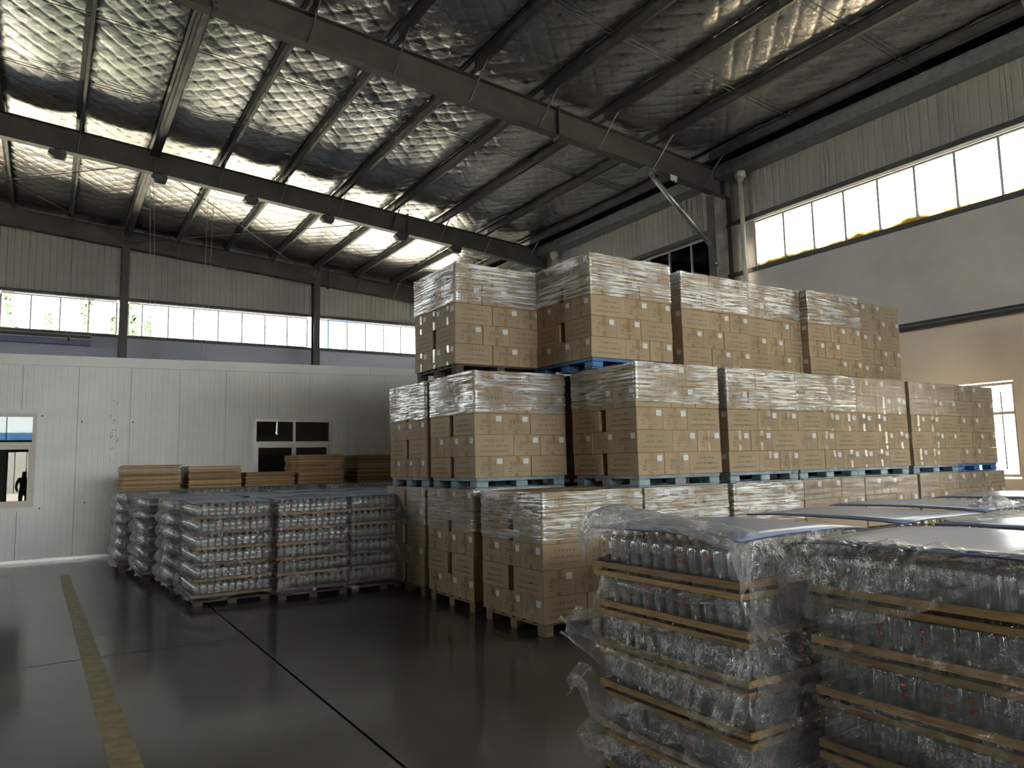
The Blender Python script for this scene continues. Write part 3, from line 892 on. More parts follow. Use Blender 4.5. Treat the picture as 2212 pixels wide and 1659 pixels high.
# ---- stack table: name, x, y, tier, first layer's pattern, left side shown, pallet, film, layers seen, label phrase
STACKS = [
    ('P1', 3.92, 8.27, 0, 'b', 'full', 'wood', 'film2', 5, False, 'bottom-tier stack first from left'),
    ('P2', 3.92, 7.03, 0, 'a', 'full', 'wood', 'film2', 5, False, 'bottom-tier stack second from left'),
    ('P3', 3.88, 5.66, 0, 'a', 'full', 'wood', 'film2', 5, True, 'bottom-tier stack third from left'),
    ('Q1', 5.17, 5.68, 0, 'b', 'sliver', 'wood', 'film2', 2, True, 'bottom-tier stack fourth from left'),
    ('Q2', 6.49, 5.68, 0, 'a', 'sliver', 'wood', 'film2', 2, True, 'bottom-tier stack fifth from left'),
    ('Q3', 7.80, 5.72, 0, 'b', None, 'wood', 'film1', 2, True, 'bottom-tier stack sixth from left'),
    ('Q4', 9.06, 5.72, 0, 'b', None, 'wood', 'film1', 2, True, 'bottom-tier stack seventh from left'),
    ('Q5', 10.36, 5.72, 0, 'a', 'sliver', 'wood', 'film1', 2, True, 'bottom-tier stack eighth from left'),
    ('Q6', 11.60, 5.74, 0, 'b', None, 'wood', 'film1', 2, True, 'bottom-tier stack ninth from left'),
    ('A1', 3.95, 8.26, 1, 'a', 'full', 'plastic', 'film2', 5, False, 'middle-tier stack first from left'),
    ('A2', 3.96, 7.03, 1, 'b', 'full', 'plastic', 'film2', 5, True, 'middle-tier stack second from left'),
    ('B', 5.16, 5.74, 1, 'b', 'full', 'plastic', 'film2', 5, True, 'middle-tier stack third from left'),
    ('D', 6.50, 5.71, 1, 'a', 'sliver', 'plastic', 'film2', 5, True, 'middle-tier stack fourth from left'),
    ('E', 7.79, 5.75, 1, 'a', 'sliver', 'plastic', 'film2', 5, True, 'middle-tier stack fifth from left'),
    ('F', 9.03, 5.78, 1, 'b', None, 'plastic', 'film1', 5, True, 'middle-tier stack sixth from left'),
    ('G', 10.30, 5.75, 1, 'b', 'sliver', 'plastic', 'film1', 5, True, 'middle-tier stack seventh from left'),
    ('H', 11.52, 5.78, 1, 'b', None, 'blue', 'film1', 5, True, 'middle-tier stack eighth from left'),
    ('C1', 3.93, 7.40, 2, 'a', 'full', 'dark', 'film2', 5, True, 'top-tier stack first from left'),
    ('C2', 5.07, 6.33, 2, 'a', 'full', 'blue', 'film2', 5, True, 'top-tier stack second from left'),
    ('C3', 6.60, 6.44, 2, 'a', 'sliver', 'plastic', 'film2', 5, True, 'top-tier stack third from left'),
    ('C4', 7.86, 6.48, 2, 'a', None, 'plastic', 'film2', 5, True, 'top-tier stack fourth from left'),
    ('C5', 8.98, 6.36, 2, 'a', 'sliver', 'plastic', 'film2', 5, True, 'top-tier stack fifth from left'),
    ('C6', 10.26, 6.50, 2, 'b', None, 'plastic', 'film1', 5, True, 'top-tier stack sixth from left'),
]
PZ = [0, 1.312, 2.622]
rest = MB()     # cartons hidden inside the stacks: one object
rb = random.Random(11)
ncart = 0
FX, FY = CL + 2 * CW, 3 * CW
def one_carton(cx, cy_, z, rz, label, front, left):
    """front/left: which of the two faces towards the camera the photo shows"""
    global ncart
    o = link('carton', ME_BOX, None, (cx, cy_, z), rz + rb.uniform(-.008, .008))
    tag(o, label, 'carton', 'brown cartons stacked on pallets')
    v = rb.randrange(4)
    turned = abs(rz) > .1
    if turned:
        if front:
            link('printed_symbols', ME_WP, o); link('paper_label', ME_LAB[v], o); link('packing_tape', ME_TAPE[v], o)
        if left:
            link('printed_lettering', ME_LP, o, (0, 0, 0), PI)
    else:
        if front:
            link('printed_lettering', ME_LP, o)
        if left:
            link('printed_symbols', ME_WP, o); link('paper_label', ME_LAB[v], o)
        if left or rb.random() < .6:
            link('packing_tape', ME_TAPE[v], o)
    ncart += 1
    for ch in o.children:
        if ch.name.startswith('printed'): ch['kind'] = 'stuff'
    return o
for (nm, x0, y0, tier, pat, left, pal, film, seen, frontvis, phrase) in STACKS:
    zb0 = PZ[tier] + PH
    xo, yo = (FX - PX) / 2, (FY - PY) / 2
    p = put_pallet(pal, x0 + xo, y0 + yo, PZ[tier], {'wood': 'rough wooden pallet', 'dark': 'dark wooden pallet', 'blue': 'blue plastic pallet', 'plastic': 'grey-teal plastic pallet'}[pal] + ' under the ' + phrase)
    if nm in ('B', 'E', 'D', 'F') or nm == 'G':
        a = link('red_lettering', ME_YW, p, (PX / 2, -.001, 0))
        if nm == 'B':
            a = link('red_lettering', ME_YW, p, (-.001, PY / 2, 0), -PI / 2)
    if nm in ('D', 'E', 'F', 'G'):
        for ch in p.children:
            if ch.name.startswith('red_lettering'):
                ch.data = ME_YWG if 'ME_YWG' in globals() else globals().setdefault('ME_YWG', (lambda me: (me.materials.clear(), me.materials.append(M['paper']), me)[2])(ME_YW.copy()))
    for k in range(5):
        z = zb0 + k * CP
        kind = 'ab'['ab'.index(pat) ^ (k & 1)]
        dx = rb.uniform(-.006, .006)
        boxes = []
        lx = x0 if kind == 'a' else x0 + 2 * CW
        wx = x0 + CL if kind == 'a' else x0
        for j in range(3):
            boxes.append((lx + CL / 2, y0 + CW * (j + .5), 0, j == 0, kind == 'a', 'L', j))
        for i in range(2):
            for j in range(2):
                yy = y0 + CL / 2 if j == 0 else y0 + FY - CL / 2
                boxes.append((wx + CW * (i + .5), yy, PI / 2, j == 0, kind == 'b' and i == 0, 'W%d' % i, j))
        for bx_, by_, rz, fr, lf, col, j in boxes:
            fr2 = fr and frontvis
            lf2 = lf and (left == 'full' or (left == 'sliver' and fr))
            vis = (fr2 or lf2) and k >= 5 - seen
            if nm == 'P3' and k == 4: vis = True
            px, py = bx_ + dx + rb.uniform(-.003, .003), by_ + rb.uniform(-.004, .004)
            if not vis:
                c = math.cos(rz); s_ = math.sin(rz)
                hx, hy = (CL / 2, CW / 2) if rz == 0 else (CW / 2, CL / 2)
                rest.box(px - hx, px + hx, py - hy, py + hy, z, z + CH)
                continue
            slot = {'a': {'L': 0, 'W0': 1, 'W1': 2}, 'b': {'W0': 0, 'W1': 1, 'L': 2}}[kind][col]
            if fr2 and lf2: pos = 'at the front corner'
            elif fr2: pos = ('at the front near end', 'in the middle of the front', 'at the front far end')[slot]
            elif lf2: pos = 'at the side near end' if j == 0 else ('in the middle of the side' if col == 'L' and j == 1 else 'at the rear of the side')
            else: pos = 'in the %s, %s column' % ('middle row' if col == 'L' and j == 1 else 'back row', ('near', 'middle', 'far')[slot])
            lab = '%s carton %s, %s layer up, %s' % ('wrapped' if k >= 3 else 'brown', pos, ORD[k], phrase)
            one_carton(px, py, z, rz, lab, fr2, lf2)
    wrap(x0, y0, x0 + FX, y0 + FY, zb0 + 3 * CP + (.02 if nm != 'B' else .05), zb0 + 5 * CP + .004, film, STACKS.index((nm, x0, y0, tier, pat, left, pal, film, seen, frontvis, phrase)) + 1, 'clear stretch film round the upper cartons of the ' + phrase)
for k in range(6):      # second row of stacks behind the visible one
    for t_ in (0, 1):
        xx = 5.28 + 1.29 * k
        for q in range(5):
            for a in range(3):
                rest.box(xx + (.0, CL, CL + CW)[a] + .003, xx + (CL, CL + CW, FX)[a] - .003, 7.06, 7.06 + FY, PZ[t_] + PH + q * CP, PZ[t_] + PH + q * CP + CH)
        rest.box(xx, xx + FX, 7.08, 7.06 + FY, PZ[t_] + .07, PZ[t_] + PH)
o = rest.build('stacked_cartons', M['card'])
tag(o, 'brown cartons packed inside and behind the visible carton faces', 'carton', kind='stuff')
# ================================================================== RACKS OF GLASS BOTTLES
M['tray'] = simple('tray_pine', (.42, .265, .105), rough=.6, var=.30, scale=5, stretch=(2, 2, 14), bump=.15, bscale=22, rnd=.30)
M['traydark'] = simple('dark_tray_wood', (.145, .082, .036), rough=.65, var=.35, scale=5, stretch=(2, 2, 14), rnd=.45)  # far trays in a darker brown
M['liner'] = simple('maroon_tray_liner', (.085, .012, .022), rough=.5, var=.2)
M['sheet'] = simple('blue_corrugated_plastic', (.33, .39, .57), rough=.27, var=.06, scale=3, stretch=(14, 1, 1), spec=.6)
M['sheet_edge'] = simple('blue_plastic_edge', (.03, .05, .14), rough=.5)
M['redmark'] = simple('red_bottle_print', (.62, .07, .02), rough=.5)
M['board'] = simple('tray_board', (.43, .27, .125), rough=.7, var=.35, scale=6, stretch=(1.5, 1.5, 30), rnd=.5, bump=.2, bscale=20)
def glass_mat():
    m, nt, b = new_mat('ribbed_clear_glass')
    nt.nodes.remove(b)
    out = nt.nodes['Material Output']
    tc = nd(nt, 'ShaderNodeTexCoord')
    w = nd(nt, 'ShaderNodeTexWave', inp={'Scale': 32, 'Distortion': 1.5, 'Detail': 1})
    w.bands_direction = 'DIAGONAL'
    mp = nd(nt, 'ShaderNodeMapping'); mp.inputs['Scale'].default_value = (1, 1, .04)
    lk(nt, tc, 'Object', mp, 0); lk(nt, mp, 0, w, 'Vector')
    bp = nd(nt, 'ShaderNodeBump', inp={'Strength': .5, 'Distance': .004}); lk(nt, w, 'Fac', bp, 'Height')
    tr = nd(nt, 'ShaderNodeBsdfTransparent'); tr.inputs[0].default_value = (.955, .965, .965, 1)
    gl = nd(nt, 'ShaderNodeBsdfGlossy'); gl.inputs['Roughness'].default_value = .05
    lk(nt, bp, 0, gl, 'Normal')
    lw = nd(nt, 'ShaderNodeLayerWeight', inp={'Blend': .30}); lk(nt, bp, 0, lw, 'Normal')
    mr = nd(nt, 'ShaderNodeMapRange', inp={'To Min': .07, 'To Max': .42}); lk(nt, lw, 'Facing', mr, 0)
    mx = nd(nt, 'ShaderNodeMixShader')
    df = nd(nt, 'ShaderNodeBsdfDiffuse'); df.inputs[0].default_value = (.75, .78, .78, 1)
    mh = nd(nt, 'ShaderNodeMixShader'); mh.inputs[0].default_value = .11
    lk(nt, tr, 0, mh, 1); lk(nt, df, 0, mh, 2)
    lk(nt, mr, 0, mx, 0); lk(nt, mh, 0, mx, 1); lk(nt, gl, 0, mx, 2)
    lk(nt, mx, 0, out, 0)
    return m
M['glass'] = glass_mat()
def bag_mat(name, haze=.14, gloss=.22, rough=.12, sc=7.):
    m, nt, b = new_mat(name)
    nt.nodes.remove(b)
    out = nt.nodes['Material Output']
    tc = nd(nt, 'ShaderNodeTexCoord')
    n1 = nd(nt, 'ShaderNodeTexNoise', inp={'Scale': sc, 'Detail': 5, 'Roughness': .6, 'Distortion': 1.6}); lk(nt, tc, 'UV', n1, 'Vector')
    v1 = nd(nt, 'ShaderNodeTexVoronoi', inp={'Scale': sc * 2.4, 'Randomness': 1}); v1.feature = 'F1'
    ad = nd(nt, 'ShaderNodeVectorMath', operation='MULTIPLY_ADD'); ad.inputs[1].default_value = (.12, .12, .12)
    lk(nt, n1, 'Color', ad, 0); lk(nt, tc, 'UV', ad, 2); lk(nt, ad, 0, v1, 'Vector')
    b1 = nd(nt, 'ShaderNodeBump', inp={'Strength': .8, 'Distance': .05}); lk(nt, n1, 'Fac', b1, 'Height')
    b2 = nd(nt, 'ShaderNodeBump', inp={'Strength': .4, 'Distance': .014}); lk(nt, v1, 'Distance', b2, 'Height'); lk(nt, b1, 0, b2, 'Normal')
    tr = nd(nt, 'ShaderNodeBsdfTransparent'); tr.inputs[0].default_value = (.96, .96, .96, 1)
    df = nd(nt, 'ShaderNodeBsdfTranslucent'); df.inputs[0].default_value = (.85, .85, .85, 1)
    dd = nd(nt, 'ShaderNodeBsdfDiffuse'); dd.inputs[0].default_value = (.85, .85, .85, 1)
    m0 = nd(nt, 'ShaderNodeMixShader'); m0.inputs[0].default_value = .5
    lk(nt, df, 0, m0, 1); lk(nt, dd, 0, m0, 2)
    gl = nd(nt, 'ShaderNodeBsdfGlossy'); gl.inputs['Roughness'].default_value = rough
    for s in (gl, dd):
        lk(nt, b2, 0, s, 'Normal')
    lw = nd(nt, 'ShaderNodeLayerWeight', inp={'Blend': .4}); lk(nt, b1, 0, lw, 'Normal')
    h = nd(nt, 'ShaderNodeMapRange', inp={'To Min': haze * .7, 'To Max': min(.9, haze * 4)}); lk(nt, lw, 'Facing', h, 0)
    m1 = nd(nt, 'ShaderNodeMixShader'); lk(nt, h, 0, m1, 0)
    lk(nt, tr, 0, m1, 1); lk(nt, m0, 0, m1, 2)
    mr = nd(nt, 'ShaderNodeMapRange', inp={'To Min': gloss * .5, 'To Max': min(1, gloss * 2.0)}); lk(nt, lw, 'Facing', mr, 0)
    m2 = nd(nt, 'ShaderNodeMixShader'); lk(nt, mr, 0, m2, 0)
    lk(nt, m1, 0, m2, 1); lk(nt, gl, 0, m2, 2)
    lk(nt, m2, 0, out, 0)
    return m
M['bag'] = bag_mat('crumpled_clear_plastic', haze=.12, gloss=.15, rough=.10)
M['bagthick'] = bag_mat('bunched_clear_plastic', haze=.34, gloss=.16)
M['bagthin'] = bag_mat('thin_clear_plastic', haze=.03, gloss=.12, rough=.15)

TX, TY = .88, .97
BW, BH = .0385, .188
def ringpts(h, rnd, n):
    """rounded square of half-width h"""
    out = []
    for k in range(n):
        t = 2 * PI * (k + .5) / n
        c, s = math.cos(t), math.sin(t)
        e = 2 + 6 * (1 - rnd)
        q = (abs(c) ** e + abs(s) ** e) ** (-1 / e)
        out.append((h * q * c, h * q * s))
    return out
def bottle_geom(mb, n, full=True, ox=0, oy=0, oz=0, sz=1):
    prof = [(.030, .002, .5), (.036, .0, .35), (BW, .008, .3), (BW, .122, .3), (.034, .135, .5), (.021, .146, 1), (.0165, .152, 1), (.0165, .176, 1), (.0185, .178, 1), (.0185, BH, 1), (.0145, BH, 1)] if full else [(.037, .0, .3), (BW, .124, .3), (.020, .147, 1), (.0165, BH, 1)]
    b = len(mb.v)
    for h, z, r in prof:
        for x, y in ringpts(h, r, n):
            mb.v.append((ox + x, oy + y, oz + z * sz))
    for i in range(len(prof) - 1):
        for k in range(n):
            k2 = (k + 1) % n
            mb.f.append((b + i * n + k, b + i * n + k2, b + (i + 1) * n + k2, b + (i + 1) * n + k)); mb.mi.append(0); mb.sm.append(True)
    mb.f.append(tuple(b + k for k in range(n))[::-1]); mb.mi.append(0); mb.sm.append(False)
    return mb
ME_BOT = bottle_geom(MB(), 16).mesh('glass_bottle', M['glass'])
_rl = text_mesh([('老', .034, 0, .082), ('味', .030, .002, .048)])
ME_RED = xform(_rl, lambda x, y, z: (-BW - .001, -x, z)).mesh('red_calligraphy', M['redmark'])
ME_STK = MB().add([(-BW - .001, -.006, .012), (-BW - .001, .006, .012), (-BW - .001, .006, .028), (-BW - .001, -.006, .028)], [(0, 3, 2, 1)]).mesh('paper_sticker', M['paper'])

def tray_proto():
    r = empty('bottle_tray')
    e = .012        # rails stand proud of the bottles
    MB().box(0, TX, 0, TY, -.012, 0).build('base_board', M['tray'], r)
    MB().box(.01, TX - .01, .01, TY - .01, .0005, .003).build('liner', M['liner'], r)
    for z0, z1 in ((-.020, .010), (-.064, -.038)):
        a = MB().box(-e, 0, -e, TY + e, z0, z1).mesh('rail', M['tray'])
        b = MB().box(0, TX, -e, 0, z0, z1).mesh('rail', M['tray'])
        link('rail', a, r); link('rail', a, r, (TX + e, 0, 0)); link('rail', b, r); link('rail', b, r, (0, TY + e, 0))
    s = MB().box(0, .02, 0, .05, -.038, -.020).mesh('spacer', M['pdark'])
    for y in (.02, .30, .58, .88):
        link('spacer', s, r, (.0, y, 0)); link('spacer', s, r, (TX - .02, y, 0))
    s2 = MB().box(0, .05, 0, .02, -.038, -.020).mesh('spacer', M['pdark'])
    for x in (.2, .45, .70):
        link('spacer', s2, r, (x, .0, 0))
    return r
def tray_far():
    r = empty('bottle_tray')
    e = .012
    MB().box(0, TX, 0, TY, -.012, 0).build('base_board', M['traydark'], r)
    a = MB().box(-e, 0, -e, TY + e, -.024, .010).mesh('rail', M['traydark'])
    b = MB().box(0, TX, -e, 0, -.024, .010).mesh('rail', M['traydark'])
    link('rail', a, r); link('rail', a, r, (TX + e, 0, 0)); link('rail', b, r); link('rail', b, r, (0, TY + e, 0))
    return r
TRAY0, TRAYF = [None], [None]
def put_tray(x, y, z, label, group):
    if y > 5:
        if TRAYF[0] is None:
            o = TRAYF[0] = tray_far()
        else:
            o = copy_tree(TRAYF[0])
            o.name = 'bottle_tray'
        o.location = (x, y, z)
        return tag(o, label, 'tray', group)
    if TRAY0[0] is None:
        o = TRAY0[0] = tray_proto()
    else:
        o = copy_tree(TRAY0[0])
        o.name = 'bottle_tray'
    o.location = (x, y, z)
    return tag(o, label, 'tray', group)
bottles_rest = MB()
NB = [0]
rbt = random.Random(5)
def put_bottle(x, y, z, sz, face, label, mark):
    o = link('glass_bottle', ME_BOT, None, (x, y, z), (0 if face == 'w' else PI / 2) + rbt.uniform(-.05, .05))
    o.scale = (1, 1, sz)
    tag(o, label, 'bottle', 'clear glass bottles on the trays')
    if mark == 1:
        link('red_calligraphy', ME_RED, o)
    elif mark == 2:
        link('paper_sticker', ME_STK, o)
    NB[0] += 1
NYB, NXB = 12, 11
def ypos(y0, k): return y0 + TY - .042 - k * (TY - .084) / (NYB - 1)
def xpos(x0, k): return x0 + .042 + k * (TX - .084) / (NXB - 1)
def rack(x0, y0, ztop, pitch, nl, phrase, west='none', south='none', trays=None, inner=1, sheet=True, sheetname='blue', seedn=0, wlist=None):
    """one pallet rack: trays of upright bottles under a blue plastic sheet. west/south: 'own' = each bottle an object, 'rest' = joined"""
    sz = min(1, (pitch - .017) / BH)
    zs = [ztop - .004 - pitch * (k + 1) + .012 for k in range(nl)]      # tray surfaces, top first
    rr = random.Random(seedn)
    for k, z in enumerate(zs):
        if trays is None or k in trays:
            put_tray(x0 + rr.uniform(-.012, .012), y0 + rr.uniform(-.01, .01), z, 'wooden slat tray, %s from top, %s' % (ORD[k], phrase), 'wooden bottle trays')
        lay = '%s layer down' % ORD[k]
        for i in range(NYB):
            y = ypos(y0, i)
            if west == 'own' or (wlist and k in wlist):
                mk = rr.choice([0, 0, 0, 1, 0, 2, 0])
                if seedn == 1 and k == 0: mk = {0: 1, 7: 1, 9: 1, 10: 2}.get(i, 0)
                put_bottle(xpos(x0, 0), y, z + .0032, sz, 'w', 'clear bottle %s from far end, %s, %s' % (ORD[i], lay, phrase), mk)
            elif west == 'rest':
                bottle_geom(bottles_rest, 8, False, xpos(x0, 0), y, z + .0032, sz)
            for q in range(1, 1 + inner):
                if west != 'none' and i < NYB - 1:
                    bottle_geom(bottles_rest, 8, False, xpos(x0, q), y, z + .0032, sz)
        for i in range(1 if west != 'none' else 0, NXB):
            if south == 'own' or (isinstance(south, tuple) and k in south):
                put_bottle(xpos(x0, i), y0 + .042, z + .0032, sz, 's', 'clear bottle %s on short side, %s, %s' % (ORD[i], lay, phrase), rr.choice([0, 0, 1, 0]))
            elif south != 'none':
                bottle_geom(bottles_rest, 8, False, xpos(x0, i), y0 + .042, z + .0032, sz)
            if south != 'none' and inner and i > inner:
                bottle_geom(bottles_rest, 8, False, xpos(x0, i), y0 + .042 + (TY - .084) / (NYB - 1), z + .0032, sz)
    zp = zs[-1] - .064
    if zp > .03:
        r = empty('rack_pallet', (x0, y0, 0))
        MB().box(0, TX, 0, TY, zp - .02, zp).build('deck', M['pdark'], r)
        bm_ = MB().box(-.05, .05, -.05, .05, 0, zp - .02).mesh('block', M['pdark'])
        for a in (.06, TX / 2, TX - .06):
            for b in (.06, TY / 2, TY - .06):
                link('block', bm_, r, (a, b, 0))
        tag(r, 'dark wooden pallet under %s' % phrase, 'pallet', 'pallets under the bottle racks')
    if sheet:
        n = 9
        e = .03
        P = np.zeros((n, n, 3))
        for i in range(n):
            for j in range(n):
                u, v = i / (n - 1), j / (n - 1)
                x, y = x0 - e + (TX + 2 * e) * u, y0 - e + (TY + 2 * e) * v
                P[i, j] = (x, y, ztop + .004 + .008 * float(vnoise(x * 3, y * 3, 0, seedn)) - .010 * ((2 * u - 1) ** 4 + (2 * v - 1) ** 4))
        m = MB()
        T = P.copy(); T[..., 2] += .006
        m.grid(T); m.grid(P[:, ::-1])
        b = n * n
        ring = [(i, 0) for i in range(n)] + [(n - 1, j) for j in range(1, n)] + [(i, n - 1) for i in range(n - 2, -1, -1)] + [(0, j) for j in range(n - 2, 0, -1)]
        for k in range(len(ring)):
            a1, a2 = ring[k], ring[(k + 1) % len(ring)]
            m.f.append((a1[0] * n + a1[1], a2[0] * n + a2[1], b + a2[0] * n + (n - 1 - a2[1]), b + a1[0] * n + (n - 1 - a1[1]))[::-1]); m.mi.append(1); m.sm.append(False)
        o = m.build('plastic_sheet', [M['sheet'], M['sheet_edge']])
        tag(o, 'flat blue corrugated plastic sheet covering %s' % phrase, 'plastic sheet', 'blue sheets on the bottle racks')
    return zs

def crumple(u, v, seed, k=1.):
    r = 0
    for s, a in ((5.5, .020), (12, .010), (27, .0045)):
        r = r + a * (1 - 2 * np.abs(vnoise(u * s, v * s, 0, seed + int(s)))) * k
    return r
def film_object(P, UV, mat, label, name='plastic_bag'):
    o = MB().grid(P, uv=UV).build(name, M[mat])
    return tag(o, label, 'plastic film', 'clear plastic film on the bottle racks')
def displace(P, d):
    du = np.gradient(P, axis=0); dv = np.gradient(P, axis=1)
    n = np.cross(du, dv)
    n /= np.maximum(np.linalg.norm(n, axis=-1, keepdims=True), 1e-9)
    return P + n * d[..., None]
def uvof(P, seed):
    du = np.linalg.norm(np.diff(P, axis=0), axis=-1).mean(axis=1); dv = np.linalg.norm(np.diff(P, axis=1), axis=-1).mean(axis=0)
    a = np.concatenate([[0], np.cumsum(du)]); b = np.concatenate([[0], np.cumsum(dv)])
    U, V = np.meshgrid(a, b, indexing='ij')
    return np.stack([U + seed * 2.7, V + seed * 1.3], -1)
def loft(ctrl, nu, nv, seed, amp, mat, label):
    """film through a grid of control points, then crumpled"""
    P = catmull(np.asarray(ctrl, float), nu)
    P = np.swapaxes(catmull(np.swapaxes(P, 0, 1), nv), 0, 1)
    UV = uvof(P, seed)
    P = displace(P, crumple(UV[..., 0], UV[..., 1], seed, amp))
    return film_object(P, UV, mat, label)
def skirt(x0, y0, z0, ztop, zs, seed, bulge, mat, label, step=.03, amp=.8, flare=.05, top=.05):
    """bag skirt down the two sides that face the camera, puffed between the trays"""
    x1, y1 = x0 + TX, y0 + TY
    e = .02
    c = .05
    w = [(x0 - e, y1 + e - t, -1, 0) for t in np.arange(0, TY + e - c, step)]
    arc = [(x0 - e + c - c * math.cos(a), y0 - e + c - c * math.sin(a), -math.cos(a), -math.sin(a)) for a in np.linspace(0, PI / 2, 6)]
    so = [(x0 - e + c + t, y0 - e, 0, -1) for t in np.arange(step, TX + 2 * e - c, step)]
    path = np.array(w + arc + so)
    s = np.concatenate([[0], np.cumsum(np.hypot(np.diff(path[:, 0]), np.diff(path[:, 1])))])
    nz = int((ztop - z0) / step) + 2
    hem = z0 + .05 * vnoise(s * 2.3, 0 * s, 0, seed) + .03 * vnoise(s * 6, 0 * s, 0, seed + 2)
    P = np.zeros((len(path), nz + 3, 3))
    edges = [ztop] + list(zs)
    for j in range(nz):
        t = j / (nz - 1)
        z = ztop + (hem - ztop) * t
        k = np.clip(np.searchsorted(-np.array(edges), -z, side='right') - 1, 0, len(edges) - 1)
        ea = np.array(edges)[k]; eb = np.array(edges + [edges[-1] - .2])[k + 1]
        f = np.clip((ea - z) / np.maximum(ea - eb, .01), 0, 1)
        bl = np.sin(PI * f) ** .7
        off = .006 + bulge * bl * (.55 + .45 * vnoise(s * 2.1, k * 3.7, 0, seed + 9)) + flare * t ** 3 * (.5 + .5 * vnoise(s * 3, 0 * s, 0, seed + 4))
        P[:, j + 3, 0] = path[:, 0] + path[:, 2] * off; P[:, j + 3, 1] = path[:, 1] + path[:, 3] * off; P[:, j + 3, 2] = z
    for j, (ins, up) in enumerate(((top, .016), (top * .5, .016), (.01, .014))):
        P[:, j, 0] = path[:, 0] - path[:, 2] * ins; P[:, j, 1] = path[:, 1] - path[:, 3] * ins; P[:, j, 2] = ztop + up
    UV = uvof(P, seed)
    d = crumple(UV[..., 0], UV[..., 1], seed, amp)
    d = np.abs(d)
    d[:, :3] *= .25
    P[..., 0] += path[:, 2][:, None] * d; P[..., 1] += path[:, 3][:, None] * d
    P[:, 3:, 2] += .3 * d[:, 3:]
    return film_object(P, UV, mat, label)

# ---- near racks
nz = rack(2.55, 2.21, 1.25, .205, 6, 'uncovered near rack', 'own', 'own', inner=2, seedn=1)
rack(2.74, 1.03, 1.25, .205, 6, 'nearest rack at the frame edge', 'own', 'rest', inner=1, seedn=2)
rack(3.82, 2.22, 1.245, .205, 2, 'near rack behind the uncovered one', 'none', 'rest', trays=(0,), inner=0, seedn=3)
rack(3.87, 1.06, 1.25, .205, 6, 'near rack beside the frame edge', 'none', 'rest', inner=0, seedn=4)
rack(4.73, 2.25, 1.26, .205, 2, 'near rack third in its row', 'none', 'rest', trays=(0,), inner=0, seedn=5)
rack(6.1, 2.25, 1.26, .205, 2, 'farthest of the near racks', 'rest', 'none', trays=(0,), inner=0, seedn=6)
rack(4.98, 1.10, 1.25, .205, 2, 'near rack behind the frame edge one', 'rest', 'none', trays=(0,), inner=0, seedn=7)

# film on the uncovered rack
X = 2.55
# bunched roll along the sheet's edge, thrown up into a loop at the far end
rows = []
for y, xin, up, xo, zl in ((3.22, 2.60, 1.26, 2.44, 1.10), (3.16, 2.62, 1.33, 2.42, 1.10), (3.06, 2.68, 1.365, 2.45, 1.20), (2.94, 2.76, 1.345, 2.49, 1.238), (2.80, 2.80, 1.315, 2.50, 1.245), (2.66, 2.78, 1.305, 2.50, 1.25), (2.52, 2.74, 1.315, 2.49, 1.245), (2.38, 2.70, 1.30, 2.48, 1.225), (2.26, 2.68, 1.29, 2.47, 1.205), (2.17, 2.64, 1.275, 2.47, 1.20)):
    xm = (xin + xo) / 2
    rows.append([(xin, y, 1.268), (xin - .04, y, (1.268 + up) / 2 + .01), (xm, y, up), (xo + .02, y, up - .02), (xo, y, (up + zl) / 2), (xo + .015, y, zl)])
loft(rows, 110, 40, 21, .55, 'bagthick', 'bunched clear plastic bag thrown back over the uncovered near rack')
# twisted strand hanging from the near corner
st = [(2.17, 1.235), (2.158, 1.14), (2.146, 1.07), (2.158, 1.0), (2.11, .96), (2.06, .925), (2.03, .87)]
wd = [.075, .055, .03, .022, .045, .06, .075]
rows = [[(2.475 + .02 * math.sin(i * 1.3), y - w, z), (2.455, y - w * .3, z + .01), (2.47, y + w * .3, z - .01), (2.49, y + w, z)] for i, ((y, z), w) in enumerate(zip(st, wd))]
loft(rows, 90, 24, 22, .45, 'bagthick', 'twisted strand of clear plastic hanging off the near corner of the uncovered rack')
# swag across the second layer
top2 = [(3.17, .985), (3.05, .99), (2.83, .99), (2.65, .99), (2.46, .99), (2.32, .992), (2.19, .995)]
hem2 = [(3.19, .80), (2.99, .965), (2.81, .955), (2.645, .935), (2.465, .93), (2.325, .955), (2.19, .90)]
rows = []
for (ya, za), (yb, zb_) in zip(top2, hem2):
    rows.append([(2.537, ya, za), (2.515, (ya * 2 + yb) / 3, (za * 2 + zb_) / 3), (2.49, (ya + 2 * yb) / 3, (za + 2 * zb_) / 3), (2.50, yb, zb_)])
loft(rows, 100, 26, 23, .55, 'bag', 'swag of crumpled clear plastic across the second layer of the uncovered rack')
